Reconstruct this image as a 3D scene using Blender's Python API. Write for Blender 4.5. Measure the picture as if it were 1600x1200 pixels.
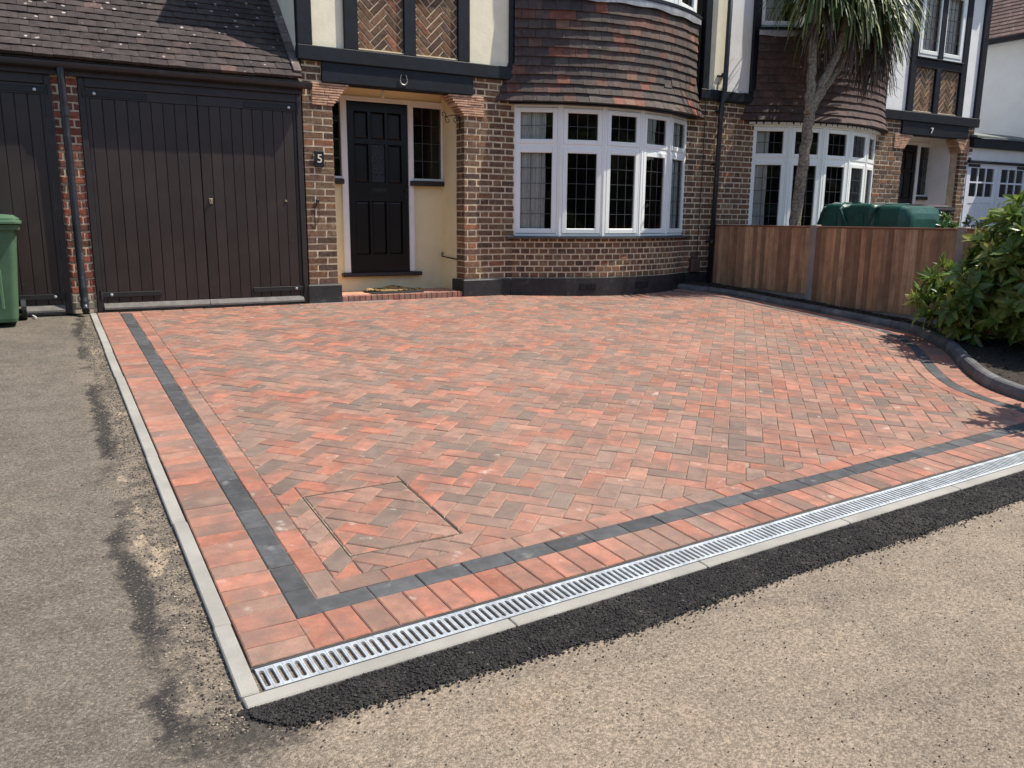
import bpy, math, random
from mathutils import Vector, Matrix, noise as mnoise
random.seed(7)
for o in list(bpy.data.objects): bpy.data.objects.remove(o)
scene = bpy.context.scene
col = scene.collection
rnd = random.random
def U(a, b): return a + (b - a) * rnd()
R_ = math.radians

# ------------------------------------------------------------------ camera
CAM = Vector((-2.5789, -9.1141, 0.9603)); YAW, PITCH, ROLL = R_(29.8004), R_(-11.467), R_(0.4611); FPX = 1282.5
fw = Vector((math.sin(YAW)*math.cos(PITCH), math.cos(YAW)*math.cos(PITCH), math.sin(PITCH)))
r0 = Vector((math.cos(YAW), -math.sin(YAW), 0)); u0 = r0.cross(fw)
rt = r0*math.cos(ROLL) + u0*math.sin(ROLL); up = -r0*math.sin(ROLL) + u0*math.cos(ROLL)
cd = bpy.data.cameras.new('camera'); cam = bpy.data.objects.new('camera', cd); col.objects.link(cam)
cam.matrix_world = Matrix(((rt.x, up.x, -fw.x, CAM.x), (rt.y, up.y, -fw.y, CAM.y), (rt.z, up.z, -fw.z, CAM.z), (0, 0, 0, 1)))
cd.sensor_width = 36; cd.lens = FPX/1600*36; cd.clip_start = 0.05; cd.clip_end = 600
scene.camera = cam
def to_px(P):
    d = Vector(P) - CAM; z = d.dot(fw)
    if z < .1: return None
    return 800 + FPX*d.dot(rt)/z, 600 - FPX*d.dot(up)/z, z

# ------------------------------------------------------------------ light
SUN_A, SUN_E = R_(67), R_(59)        # angle from the facade's normal, elevation
sdir = Vector((math.sin(SUN_A)*math.cos(SUN_E), -math.cos(SUN_A)*math.cos(SUN_E), math.sin(SUN_E)))
w = bpy.data.worlds.new('World'); scene.world = w; w.use_nodes = True
wn = w.node_tree; sky = wn.nodes.new('ShaderNodeTexSky'); sky.sky_type = 'NISHITA'; sky.sun_disc = False
sky.sun_elevation = SUN_E; sky.sun_rotation = math.pi - SUN_A
wn.links.new(sky.outputs[0], wn.nodes['Background'].inputs[0]); wn.nodes['Background'].inputs[1].default_value = 0.12
sl = bpy.data.lights.new('sun', 'SUN'); sl.energy = 4.2; sl.angle = R_(0.53); sl.color = (1, .935, .82)
so = bpy.data.objects.new('sun', sl); col.objects.link(so); so.rotation_euler = sdir.to_track_quat('Z', 'Y').to_euler(); so.location = (8, -6, 12)
vs = scene.view_settings; vs.view_transform = 'Standard'; vs.look = 'None'; vs.gamma = 1; vs.use_curve_mapping = False; vs.exposure = 0.66
cy = scene.cycles; cy.max_bounces = 6; cy.diffuse_bounces = 3; cy.glossy_bounces = 3; cy.transmission_bounces = 2; cy.transparent_max_bounces = 10; cy.caustics_reflective = False; cy.caustics_refractive = False

# ------------------------------------------------------------------ materials
class NM:
    def __init__(s, name, rough=.8, color=None, metal=0, spec=None):
        s.m = bpy.data.materials.new(name); s.m.use_nodes = True; s.t = s.m.node_tree; s.b = s.t.nodes['Principled BSDF']
        s.b.inputs['Roughness'].default_value = rough; s.b.inputs['Metallic'].default_value = metal
        if spec is not None: s.b.inputs['Specular IOR Level'].default_value = spec
        if color: s.b.inputs['Base Color'].default_value = (*color, 1)
    def n(s, t, props=None, **ins):
        nd = s.t.nodes.new('ShaderNode' + t)
        for k, v in (props or {}).items(): setattr(nd, k, v)
        for k, v in ins.items(): s.set(nd.inputs[int(k[1:]) if k[0] == '_' and k[1:].isdigit() else k.replace('_', ' ')], v)
        return nd
    def set(s, inp, v):
        if isinstance(v, bpy.types.NodeSocket): s.t.links.new(v, inp)
        elif isinstance(v, (tuple, list)) and inp.type == 'RGBA' and len(v) == 3: inp.default_value = (*v, 1)
        else: inp.default_value = v
    def pos(s): return s.n('NewGeometry').outputs['Position']
    def mix(s, f, a, b, mode='MIX'):
        nd = s.n('Mix', {'data_type': 'RGBA', 'blend_type': mode}); s.set(nd.inputs[0], f); s.set(nd.inputs[6], a); s.set(nd.inputs[7], b); return nd.outputs[2]
    def math(s, op, a, b=0.):
        nd = s.n('Math', {'operation': op}); s.set(nd.inputs[0], a); s.set(nd.inputs[1], b); return nd.outputs[0]
    def noise(s, vec, scale, detail=4, rough=.6, out=0):
        return s.n('TexNoise', Vector=vec, Scale=scale, Detail=detail, Roughness=rough).outputs[out]
    def ramp(s, v, lo, hi, a=0., b=1.):
        return s.n('MapRange', {'interpolation_type': 'SMOOTHSTEP'}, Value=v, From_Min=lo, From_Max=hi, To_Min=a, To_Max=b).outputs[0]
    def bump(s, h, strength=.3, dist=.01):
        s.set(s.b.inputs['Normal'], s.n('Bump', Strength=strength, Distance=dist, Height=h).outputs[0])
    def col(s, c): s.set(s.b.inputs['Base Color'], c)
    def rgh(s, c): s.set(s.b.inputs['Roughness'], c)

def piece_mat(name, src, rough=.85, var=(.7, 1.25), scale=18, mott=None, spots=None, bump=(.4, .004, 120), extra=None, spec=.3):
    k = NM(name, rough, spec=spec)
    if src == 'OBJ':
        nd = k.n('ObjectInfo'); c, a = nd.outputs['Color'], nd.outputs['Alpha']
    else:
        nd = k.n('Attribute', {'attribute_name': 'tone'}); c, a = nd.outputs['Color'], nd.outputs['Alpha']
    off = k.n('CombineXYZ', X=k.math('MULTIPLY', a, 37.), Y=k.math('MULTIPLY', a, 91.), Z=k.math('MULTIPLY', a, 53.)).outputs[0]
    v = k.n('VectorMath', {'operation': 'ADD'}, _0=k.pos(), _1=off).outputs[0]
    n1 = k.noise(v, scale, 5, .65)
    c = k.mix(1., c, k.n('CombineColor', Red=k.ramp(n1, .25, .75, *var), Green=k.ramp(n1, .25, .75, *var), Blue=k.ramp(n1, .25, .75, *var)).outputs[0], 'MULTIPLY')
    if mott:
        mc, ms, lo, hi, mx = mott
        c = k.mix(k.ramp(k.noise(v, ms, 3, .55), lo, hi, 0., mx), c, mc)
    if spots:
        sc, ss, lo, hi, mx = spots
        c = k.mix(k.ramp(k.noise(v, ss, 3, .6), lo, hi, 0., mx), c, sc)
    if extra: c = extra(k, v, c)
    k.col(c)
    k.bump(k.noise(v, bump[2], 4, .7), bump[0], bump[1])
    return k.m
def pm2(name, **kw): return piece_mat(name, 'OBJ', **kw), piece_mat(name + '_joined', 'GEO', **kw)

def plain(name, color, rough=.7, var=.12, scale=6, bump=(.15, .003, 60), metal=0, dirt=None, spec=None):
    k = NM(name, rough, metal=metal, spec=spec); v = k.pos()
    c = k.mix(k.ramp(k.noise(v, scale, 5, .6), .3, .7), tuple(x*(1-var) for x in color), tuple(min(1, x*(1+var)) for x in color))
    if dirt: c = k.mix(k.ramp(k.noise(v, dirt[1], 6, .65), dirt[2], dirt[3], 0., dirt[4]), c, dirt[0])
    k.col(c)
    if bump: k.bump(k.noise(v, bump[2], 4, .6), bump[0], bump[1])
    return k.m

BRICK, BRICKJ = pm2('brick', rough=.9, var=(.6, 1.35), scale=22, spots=((.5, .42, .3), 30, .62, .72, .55), bump=(.7, .006, 70))
def paver_extra(k, v, c):
    # brindle: charcoal clouding inside a block; pale dusty scuffs
    c = k.mix(k.ramp(k.noise(v, 5.5, 2, .5), .42, .68, 0., .62), c, (.145, .104, .086))
    c = k.mix(k.ramp(k.noise(k.pos(), 1.1, 3, .6), .38, .66, 0., .14), c, (.42, .31, .245))
    c = k.mix(k.ramp(k.noise(v, 9, 4, .6), .63, .76, 0., .5), c, (.56, .47, .41))
    sp = k.n('TexVoronoi', Vector=k.pos(), Scale=420.).outputs['Color']
    return k.mix(.22, c, k.mix(1., c, k.mix(1., sp, (1.6, 1.6, 1.6), 'MULTIPLY'), 'MULTIPLY'))
PAVER, PAVERJ = pm2('paver', rough=.82, var=(.8, 1.2), scale=14, extra=paver_extra, bump=(.35, .003, 260), spec=.35)
def tile_extra(k, v, c):
    p = k.pos()
    ln = k.n('TexVoronoi', Vector=k.n('VectorMath', {'operation': 'ADD'}, _0=p, _1=k.mix(.04, (0, 0, 0), k.noise(p, 30, 3, .6, 1))).outputs[0], Scale=9.)
    m = k.math('MULTIPLY', k.ramp(ln.outputs['Distance'], .1, .17, 1., 0.), k.ramp(k.noise(p, 2.2, 3), .38, .52, 0., 1.))
    c = k.mix(k.math('MULTIPLY', m, .7), c, (.5, .45, .4))
    return k.mix(k.ramp(k.noise(p, 45, 4, .7), .64, .74, 0., .4), c, (.36, .325, .29))
ROOFT, ROOFTJ = pm2('roof_tile', rough=.88, var=(.65, 1.35), scale=9, extra=tile_extra, bump=(.5, .004, 90))
HUNGT, HUNGTJ = pm2('hung_tile', rough=.75, var=(.65, 1.3), scale=16, spots=((.5, .45, .38), 25, .66, .74, .4), bump=(.45, .004, 80), spec=.4)
def wood_extra(k, v, c):
    s = k.n('VectorMath', {'operation': 'MULTIPLY'}, _0=v, _1=(40., 40., 1.6)).outputs[0]
    c = k.mix(k.ramp(k.noise(s, 1.0, 6, .7), .35, .7, 0., .6), c, (.17, .085, .05))
    return k.mix(k.ramp(k.noise(v, 2.2, 4), .45, .7, 0., .4), c, (.15, .08, .052))
FENCEW, FENCEWJ = pm2('fence_wood', rough=.85, var=(.8, 1.2), scale=6, extra=wood_extra, bump=(.3, .003, 60))
def paint_extra(k, v, c):
    p = k.pos()
    c = k.mix(k.ramp(k.noise(p, 2.0, 5, .6), .42, .7, 0., .5), c, (.046, .033, .027))
    sc = k.n('VectorMath', {'operation': 'MULTIPLY'}, _0=p, _1=(14., 14., 3.)).outputs[0]
    c = k.mix(k.ramp(k.noise(sc, 2.2, 6, .75), .66, .74, 0., .35), c, (.3, .27, .25))
    return k.mix(k.ramp(k.noise(p, 38, 3, .7), .72, .77, 0., .6), c, (.42, .3, .26))
DOORW, DOORWJ = pm2('garage_paint', rough=.42, var=(.85, 1.15), scale=5, extra=paint_extra, bump=(.12, .002, 60), spec=.5)
LEAFM, LEAFJ = pm2('leaf', rough=.38, var=(.75, 1.3), scale=14, bump=(.2, .003, 60), spec=.5)
for m in (LEAFM, LEAFJ):                      # light through the leaves
    t_ = m.node_tree; b_ = t_.nodes['Principled BSDF']; tl = t_.nodes.new('ShaderNodeBsdfTranslucent'); mx_ = t_.nodes.new('ShaderNodeMixShader'); mx_.inputs[0].default_value = .32
    t_.links.new(b_.inputs['Base Color'].links[0].from_socket, tl.inputs[0]); t_.links.new(b_.outputs[0], mx_.inputs[1]); t_.links.new(tl.outputs[0], mx_.inputs[2]); t_.links.new(mx_.outputs[0], t_.nodes['Material Output'].inputs[0])
MORTAR = plain('mortar', (.63, .52, .35), .95, .2, 9, (.5, .004, 140))
MORTAR7 = plain('mortar_dull', (.54, .445, .325), .95, .2, 9, (.5, .004, 140))
BLACKP = plain('black_paint', (.0085, .0105, .0155), .5, .3, 8, (.25, .004, 25), dirt=((.09, .085, .08), 14, .63, .8, .3), spec=.3)
PLINTH = plain('black_plinth', (.02, .019, .021), .6, .35, 7, (.3, .006, 18), dirt=((.17, .15, .14), 9, .55, .78, .5))
CREAM = plain('cream_render', (.85, .785, .595), .9, .05, 5, (.35, .006, 22), dirt=((.5, .43, .3), 5, .62, .8, .3))
WHITER = plain('white_render', (.80, .80, .79), .9, .05, 5, (.35, .006, 22), dirt=((.5, .48, .45), 5, .62, .8, .3))
YELLOWR = plain('yellow_render', (.83, .71, .45), .85, .05, 3, (.25, .005, 20), dirt=((.5, .4, .25), 6, .6, .8, .25))
UPVC = plain('white_upvc', (.87, .895, .86), .32, .02, 3, None)
WHITEP = plain('white_paint', (.80, .79, .77), .5, .04, 5, (.1, .002, 30))
DOORB = plain('front_door_paint', (.006, .0045, .0052), .3, .25, 6, (.1, .002, 30), spec=.35)
BROWNSILL = plain('sill_paint', (.022, .014, .014), .5, .3, 9, (.2, .003, 40))
LEADC = plain('lead_came', (.05, .05, .05), .5, .1, 5, None)
LEADF = plain('lead_flashing', (.33, .34, .36), .55, .25, 7, (.4, .006, 14), metal=.3, dirt=((.6, .62, .64), 4, .5, .7, .5))
PIPEB = plain('black_plastic', (.022, .025, .033), .38, .2, 6, (.08, .002, 30), dirt=((.2, .19, .18), 8, .58, .75, .35))
SLATE = plain('slate_sill', (.07, .065, .062), .6, .25, 9, (.3, .003, 50))
CONC = plain('concrete_edging', (.29, .275, .245), .92, .13, 4, (.45, .004, 160), dirt=((.25, .23, .2), 9, .52, .72, .5))
CONCP = plain('concrete_post', (.27, .225, .195), .92, .15, 5, (.5, .004, 120), dirt=((.2, .17, .15), 7, .5, .7, .5))
GALV = plain('galvanised_steel', (.60, .635, .65), .46, .2, 16, (.1, .002, 90), metal=.55, dirt=((.42, .4, .36), 11, .52, .7, .5))
CHANNEL = plain('drain_plastic', (.05, .05, .052), .6, .2, 8, None)
IRON = plain('wrought_iron', (.012, .012, .013), .55, .2, 8, None)
BRASS = plain('tarnished_brass', (.42, .33, .2), .45, .2, 20, None, metal=.8)
STEEL = plain('bolt_steel', (.6, .6, .6), .4, .1, 20, None, metal=.7)
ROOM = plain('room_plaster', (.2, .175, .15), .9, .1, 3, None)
CURT = plain('curtain_cloth', (.86, .85, .80), .9, .06, 12, (.3, .004, 90))
GREENB = plain('green_bin_plastic', (.07, .14, .075), .55, .12, 5, (.12, .002, 200))
GREEND = plain('green_tank_plastic', (.006, .06, .043), .4, .25, 7, (.2, .006, 20), dirt=((.09, .2, .16), 16, .58, .74, .4))
BLACKB = plain('black_bin_plastic', (.012, .012, .013), .45, .15, 6, (.1, .002, 150))
BARK = plain('cordyline_bark', (.27, .225, .17), .95, .45, 34, (1., .03, 45), dirt=((.09, .075, .062), 18, .48, .65, .6))
STEM = plain('shrub_stem', (.06, .05, .03), .9, .2, 30, None)
CORBEL = plain('creasing_tile', (.50, .30, .20), .9, .25, 14, (.5, .005, 60))
STEPT = plain('porch_tile', (.50, .25, .17), .8, .2, 8, (.2, .003, 60), dirt=((.55, .4, .3), 4, .5, .7, .5))
GARFR = plain('garage_frame_paint', (.024, .018, .018), .45, .25, 6, (.12, .002, 40), spec=.5)
WBOARD = plain('weathered_board', (.135, .122, .112), .75, .2, 14, (.35, .003, 60), dirt=((.09, .08, .08), 12, .5, .68, .7))
def glass():
    m = bpy.data.materials.new('window_glass'); m.use_nodes = True; t = m.node_tree
    for n in list(t.nodes):
        if n.type == 'BSDF_PRINCIPLED': t.nodes.remove(n)
    tr = t.nodes.new('ShaderNodeBsdfTransparent'); tr.inputs[0].default_value = (.95, .965, .96, 1)
    gl = t.nodes.new('ShaderNodeBsdfGlossy'); gl.inputs['Roughness'].default_value = .01
    fr = t.nodes.new('ShaderNodeFresnel'); fr.inputs[0].default_value = 1.5
    mx = t.nodes.new('ShaderNodeMixShader'); t.links.new(fr.outputs[0], mx.inputs[0]); t.links.new(tr.outputs[0], mx.inputs[1]); t.links.new(gl.outputs[0], mx.inputs[2])
    bp = t.nodes.new('ShaderNodeBump'); ns = t.nodes.new('ShaderNodeTexNoise'); ns.inputs['Scale'].default_value = 3; bp.inputs['Strength'].default_value = .04
    ge = t.nodes.new('ShaderNodeNewGeometry'); t.links.new(ge.outputs['Position'], ns.inputs['Vector']); t.links.new(ns.outputs[0], bp.inputs['Height']); t.links.new(bp.outputs[0], gl.inputs['Normal'])
    t.links.new(mx.outputs[0], t.nodes['Material Output'].inputs[0]); return m
GLASS = glass()

# ------------------------------------------------------------------ mesh helpers
FLIP = None          # mirror plane x for the neighbouring house
WLOC = {}
def reg(o, loc, parent=None):
    col.objects.link(o); o.location = loc; WLOC[o.name] = Vector(loc)
    if parent is not None:
        o.parent = parent; o.matrix_parent_inverse = Matrix.Translation(-WLOC[parent.name])
    return o
def tag(o, label=None, cat=None, group=None, kind=None):
    if label: o['label'] = label
    if cat: o['category'] = cat
    if group: o['group'] = group
    if kind: o['kind'] = kind
    return o
def thing(name, loc, label, cat, group=None):
    if FLIP is not None: loc = (2*FLIP - loc[0], loc[1], loc[2])
    o = bpy.data.objects.new(name, None); o.empty_display_size = .1
    reg(o, loc); return tag(o, label, cat, group)
class MB:
    def __init__(s): s.v = []; s.f = []; s.t = []
    def add(s, vs, fs, tone=(1, 1, 1, 1), M=None):
        b = len(s.v)
        s.v += [tuple(M @ Vector(q)) for q in vs] if M is not None else [tuple(q) for q in vs]
        s.f += [tuple(b + i for i in f) for f in fs]; s.t += [tone]*len(fs); return s
    def box(s, x0, x1, y0, y1, z0, z1, tone=(1, 1, 1, 1), M=None, c=0.):
        if c <= 0:
            vs = [(x0,y0,z0),(x1,y0,z0),(x1,y1,z0),(x0,y1,z0),(x0,y0,z1),(x1,y0,z1),(x1,y1,z1),(x0,y1,z1)]
            return s.add(vs, [(3,2,1,0),(4,5,6,7),(0,1,5,4),(1,2,6,5),(2,3,7,6),(3,0,4,7)], tone, M)
        vs = []                         # chamfered on all edges
        for sx in (0, 1):
            for sy in (0, 1):
                for sz in (0, 1):
                    X, Y, Z = (x0, x1)[sx], (y0, y1)[sy], (z0, z1)[sz]; dx, dy, dz = (c, -c)[sx], (c, -c)[sy], (c, -c)[sz]
                    vs += [(X, Y+dy, Z+dz), (X+dx, Y, Z+dz), (X+dx, Y+dy, Z)]
        I = lambda a, b, d, k: (a*4 + b*2 + d)*3 + k
        fs = [(I(0,0,0,0),I(0,0,1,0),I(0,1,1,0),I(0,1,0,0)),(I(1,0,0,0),I(1,1,0,0),I(1,1,1,0),I(1,0,1,0)),
              (I(0,0,0,1),I(1,0,0,1),I(1,0,1,1),I(0,0,1,1)),(I(0,1,0,1),I(0,1,1,1),I(1,1,1,1),I(1,1,0,1)),
              (I(0,0,0,2),I(0,1,0,2),I(1,1,0,2),I(1,0,0,2)),(I(0,0,1,2),I(1,0,1,2),I(1,1,1,2),I(0,1,1,2))]
        for d in (0, 1):
            fs += [(I(0,0,d,1),I(0,0,d,2),I(1,0,d,2),I(1,0,d,1)),(I(0,1,d,1),I(1,1,d,1),I(1,1,d,2),I(0,1,d,2)),
                   (I(0,0,d,0),I(0,1,d,0),I(0,1,d,2),I(0,0,d,2)),(I(1,0,d,0),I(1,0,d,2),I(1,1,d,2),I(1,1,d,0)),
                   (I(0,d,0,0),I(0,d,0,1),I(0,d,1,1),I(0,d,1,0)),(I(1,d,0,0),I(1,d,1,0),I(1,d,1,1),I(1,d,0,1))]
        for a in (0, 1):
            for b in (0, 1):
                for d in (0, 1): fs.append((I(a,b,d,0), I(a,b,d,1), I(a,b,d,2)))
        return s.add(vs, fs, tone, M)
    def prism(s, pts, z0, z1, tone=(1, 1, 1, 1), M=None):     # pts ccw in plan
        n = len(pts); vs = [(x, y, z0) for x, y in pts] + [(x, y, z1) for x, y in pts]
        return s.add(vs, [tuple(range(n))[::-1], tuple(range(n, 2*n))] + [(i, (i+1) % n, n+(i+1) % n, n+i) for i in range(n)], tone, M)
    def tube(s, path, r, seg=8, caps=True, tone=(1, 1, 1, 1), M=None):
        n = len(path); rr = r if isinstance(r, (list, tuple)) else [r]*n; P = [Vector(q) for q in path]; vs = []
        ref = None
        for i in range(n):
            d = (P[min(i+1, n-1)] - P[max(i-1, 0)]).normalized()
            if ref is None: ref = Vector((0, 0, 1)) if abs(d.z) < .9 else Vector((1, 0, 0))
            a = d.cross(ref).normalized(); b = d.cross(a).normalized(); ref = -b if False else ref
            for k in range(seg):
                t = 2*math.pi*k/seg; vs.append(P[i] + (a*math.cos(t) + b*math.sin(t))*rr[i])
        fs = [(i*seg+k, (i+1)*seg+k, (i+1)*seg+(k+1) % seg, i*seg+(k+1) % seg) for i in range(n-1) for k in range(seg)]
        if caps: fs += [tuple(range(seg)), tuple(range((n-1)*seg, n*seg))[::-1]]
        return s.add(vs, fs, tone, M)
    def arcband(s, path, s0, s1, n, o0, o1, z0, z1, tone=(1, 1, 1, 1)):   # solid band along a plan path between offsets o0 (inner) and o1 (outer)
        vs = []
        for i in range(n+1):
            x, y, tx, ty = path(s0 + (s1-s0)*i/n); nx, ny = ty, -tx
            for o in (o0, o1):
                for z in (z0, z1): vs.append((x+nx*o, y+ny*o, z))
        fs = []
        for i in range(n):
            a, b = i*4, i*4+4
            fs += [(a+2, b+2, b+3, a+3), (a, a+1, b+1, b), (a+1, a+3, b+3, b+1), (a, b, b+2, a+2)]
        fs += [(0, 2, 3, 1), (n*4, n*4+1, n*4+3, n*4+2)]
        return s.add(vs, fs, tone)
    def build(s, name, mat, parent=None, smooth=False, kind=None, label=None, cat=None, group=None):
        vs, fs = s.v, s.f
        if FLIP is not None:
            vs = [(2*FLIP - x, y, z) for x, y, z in vs]; fs = [f[::-1] for f in fs]
        xs, ys, zs = zip(*vs); c = Vector(((min(xs)+max(xs))/2, (min(ys)+max(ys))/2, min(zs)))
        me = bpy.data.meshes.new(name); me.from_pydata([(x-c.x, y-c.y, z-c.z) for x, y, z in vs], [], fs)
        if mat: me.materials.append(mat)
        if any(t != (1, 1, 1, 1) for t in s.t):
            at = me.attributes.new('tone', 'FLOAT_COLOR', 'FACE'); at.data.foreach_set('color', [q for t in s.t for q in t])
        if smooth: me.polygons.foreach_set('use_smooth', [True]*len(me.polygons))
        me.update(); o = bpy.data.objects.new(name, me); reg(o, c, parent); return tag(o, label, cat, group, kind)
def ob(name, mat, parent, *boxes, c=0., **kw):
    m = MB()
    for b in boxes: m.box(*b, c=c)
    return m.build(name, mat, parent, **kw)

MESHES = {}
def pieces(items, name, parent, mats, limit=300, joined_name=None, force_join=False):
    """items: (key, verts, faces, Matrix, tone). The largest in view become objects, the rest one joined part."""
    def score(it):
        q = to_px(it[3].translation)
        if q is None or not (-25 < q[0] < 1625 and -25 < q[1] < 1225): return -1
        return 1/q[2]
    it = sorted(items, key=score, reverse=True)
    indiv = [] if force_join else [q for q in it[:limit] if score(q) > 0]
    rest = it[len(indiv):] if len(indiv) < len(it) else []
    if not force_join and len(it) <= limit: indiv, rest = it, []
    for q in indiv:
        key, vs, fs, M, tone = q[:5]; par = q[5] if len(q) > 5 else parent
        me = MESHES.get((name, key)) if key is not None else None
        if me is None:
            me = bpy.data.meshes.new(name); me.from_pydata([tuple(v) for v in vs], [], fs); me.materials.append(mats[0]); me.update()
            if key is not None: MESHES[(name, key)] = me
        o = bpy.data.objects.new(name, me); col.objects.link(o); o.color = tone
        if par is not None: o.parent = par; o.matrix_parent_inverse = Matrix.Translation(-WLOC[par.name])
        o.matrix_basis = M
    pars = []
    for q in rest:
        par = q[5] if len(q) > 5 else parent
        if par not in pars: pars.append(par)
    for par in pars:
        m = MB()
        for q in rest:
            if (q[5] if len(q) > 5 else parent) == par: m.add(q[1], q[2], q[4], q[3])
        m.build(joined_name or (name + 's'), mats[1], par, kind='stuff')
def frame(x, y, z, tx, ty):      # local x along the path, local -y outward
    return Matrix(((tx, -ty, 0, x), (ty, tx, 0, y), (0, 0, 1, z), (0, 0, 0, 1)))
def straight(x0, y0, tx, ty): return lambda s: (x0 + tx*s, y0 + ty*s, tx, ty)

# brick: chamfered face towards local -y, depth d behind it
def brick_geo(wd, h, d, var):
    rs = random.Random(var*977 + int(wd*1000)); j = lambda a: (rs.random()-.5)*a
    a, b, c = wd/2, h/2, .004
    vs = [(-a, d, -b), (a, d, -b), (a, d, b), (-a, d, b)] + [(-a+j(.004), .005, -b+j(.003)), (a+j(.004), .005, -b+j(.003)), (a+j(.004), .005, b+j(.003)), (-a+j(.004), .005, b+j(.003))]
    vs += [(-a+c+j(.003), j(.003), -b+c+j(.002)), (a-c+j(.003), j(.003), -b+c+j(.002)), (a-c+j(.003), j(.003), b-c+j(.002)), (-a+c+j(.003), j(.003), b-c+j(.002))]
    fs = [(8, 9, 10, 11)] + [(4+i, 4+(i+1) % 4, 8+(i+1) % 4, 8+i) for i in range(4)] + [(i, (i+1) % 4, 4+(i+1) % 4, 4+i) for i in range(4)]
    return vs, fs
BT = [(.165, .092, .055), (.13, .076, .052), (.185, .097, .055), (.112, .07, .051), (.15, .093, .058), (.19, .112, .066), (.25, .112, .062), (.21, .14, .085)]
BW = [5, 5, 4, 4, 3, 3, 1, 2]
def btone(pal=BT, wts=BW):
    t = random.choices(pal, wts)[0]; g = U(.8, 1.25); return (t[0]*g, t[1]*g, t[2]*g, rnd())
def lay(path, s0, s1, z0, z1, bond='flemish', zbase=.207, course=.075, jt=.0155, depth=.06, tone=btone):
    out = []; k = 0; z = zbase
    while z < z0 - course*.5: z += course; k += 1
    while z + course*.7 < z1:
        ztop = min(z + course, z1)
        if bond == 'header': seq = [.1025]; st = s0 - (.056 if k % 2 else 0)
        elif bond == 'pillar': seq = [.2125, .1025] if k % 2 else [.1025, .2125]; st = s0
        else: seq = [.2125, .1025]; st = s0 - (.17 if k % 2 else 0)
        q = st; i = 0
        while q < s1:
            L = seq[i % len(seq)]; a, b = max(q, s0), min(q + L, s1); q += L + jt; i += 1
            if b - a < .035: continue
            sc = (a+b)/2; x, y, tx, ty = path(sc)
            wd = round(b - a, 2 if b-a < L-.002 else 4); var = random.randrange(5); h = ztop - z - jt
            vs, fs = brick_geo(wd, h, depth, var)
            M = frame(x, y, z + h/2 + jt/2, tx, ty) @ Matrix.Translation((0, U(-.002, .003), 0)) @ Matrix.Rotation(U(-.008, .008), 4, 'Y')
            out.append(((wd, round(h, 3), var), vs, fs, M, tone()))
        z += course; k += 1
    return out

# ------------------------------------------------------------------ ground
S = .06
def gz(y): return S*y if -11 < y < 0 else (S*-11 if y <= -11 else 0.)
SLOPE = Matrix.Rotation(math.atan(S), 4, 'X')

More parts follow.
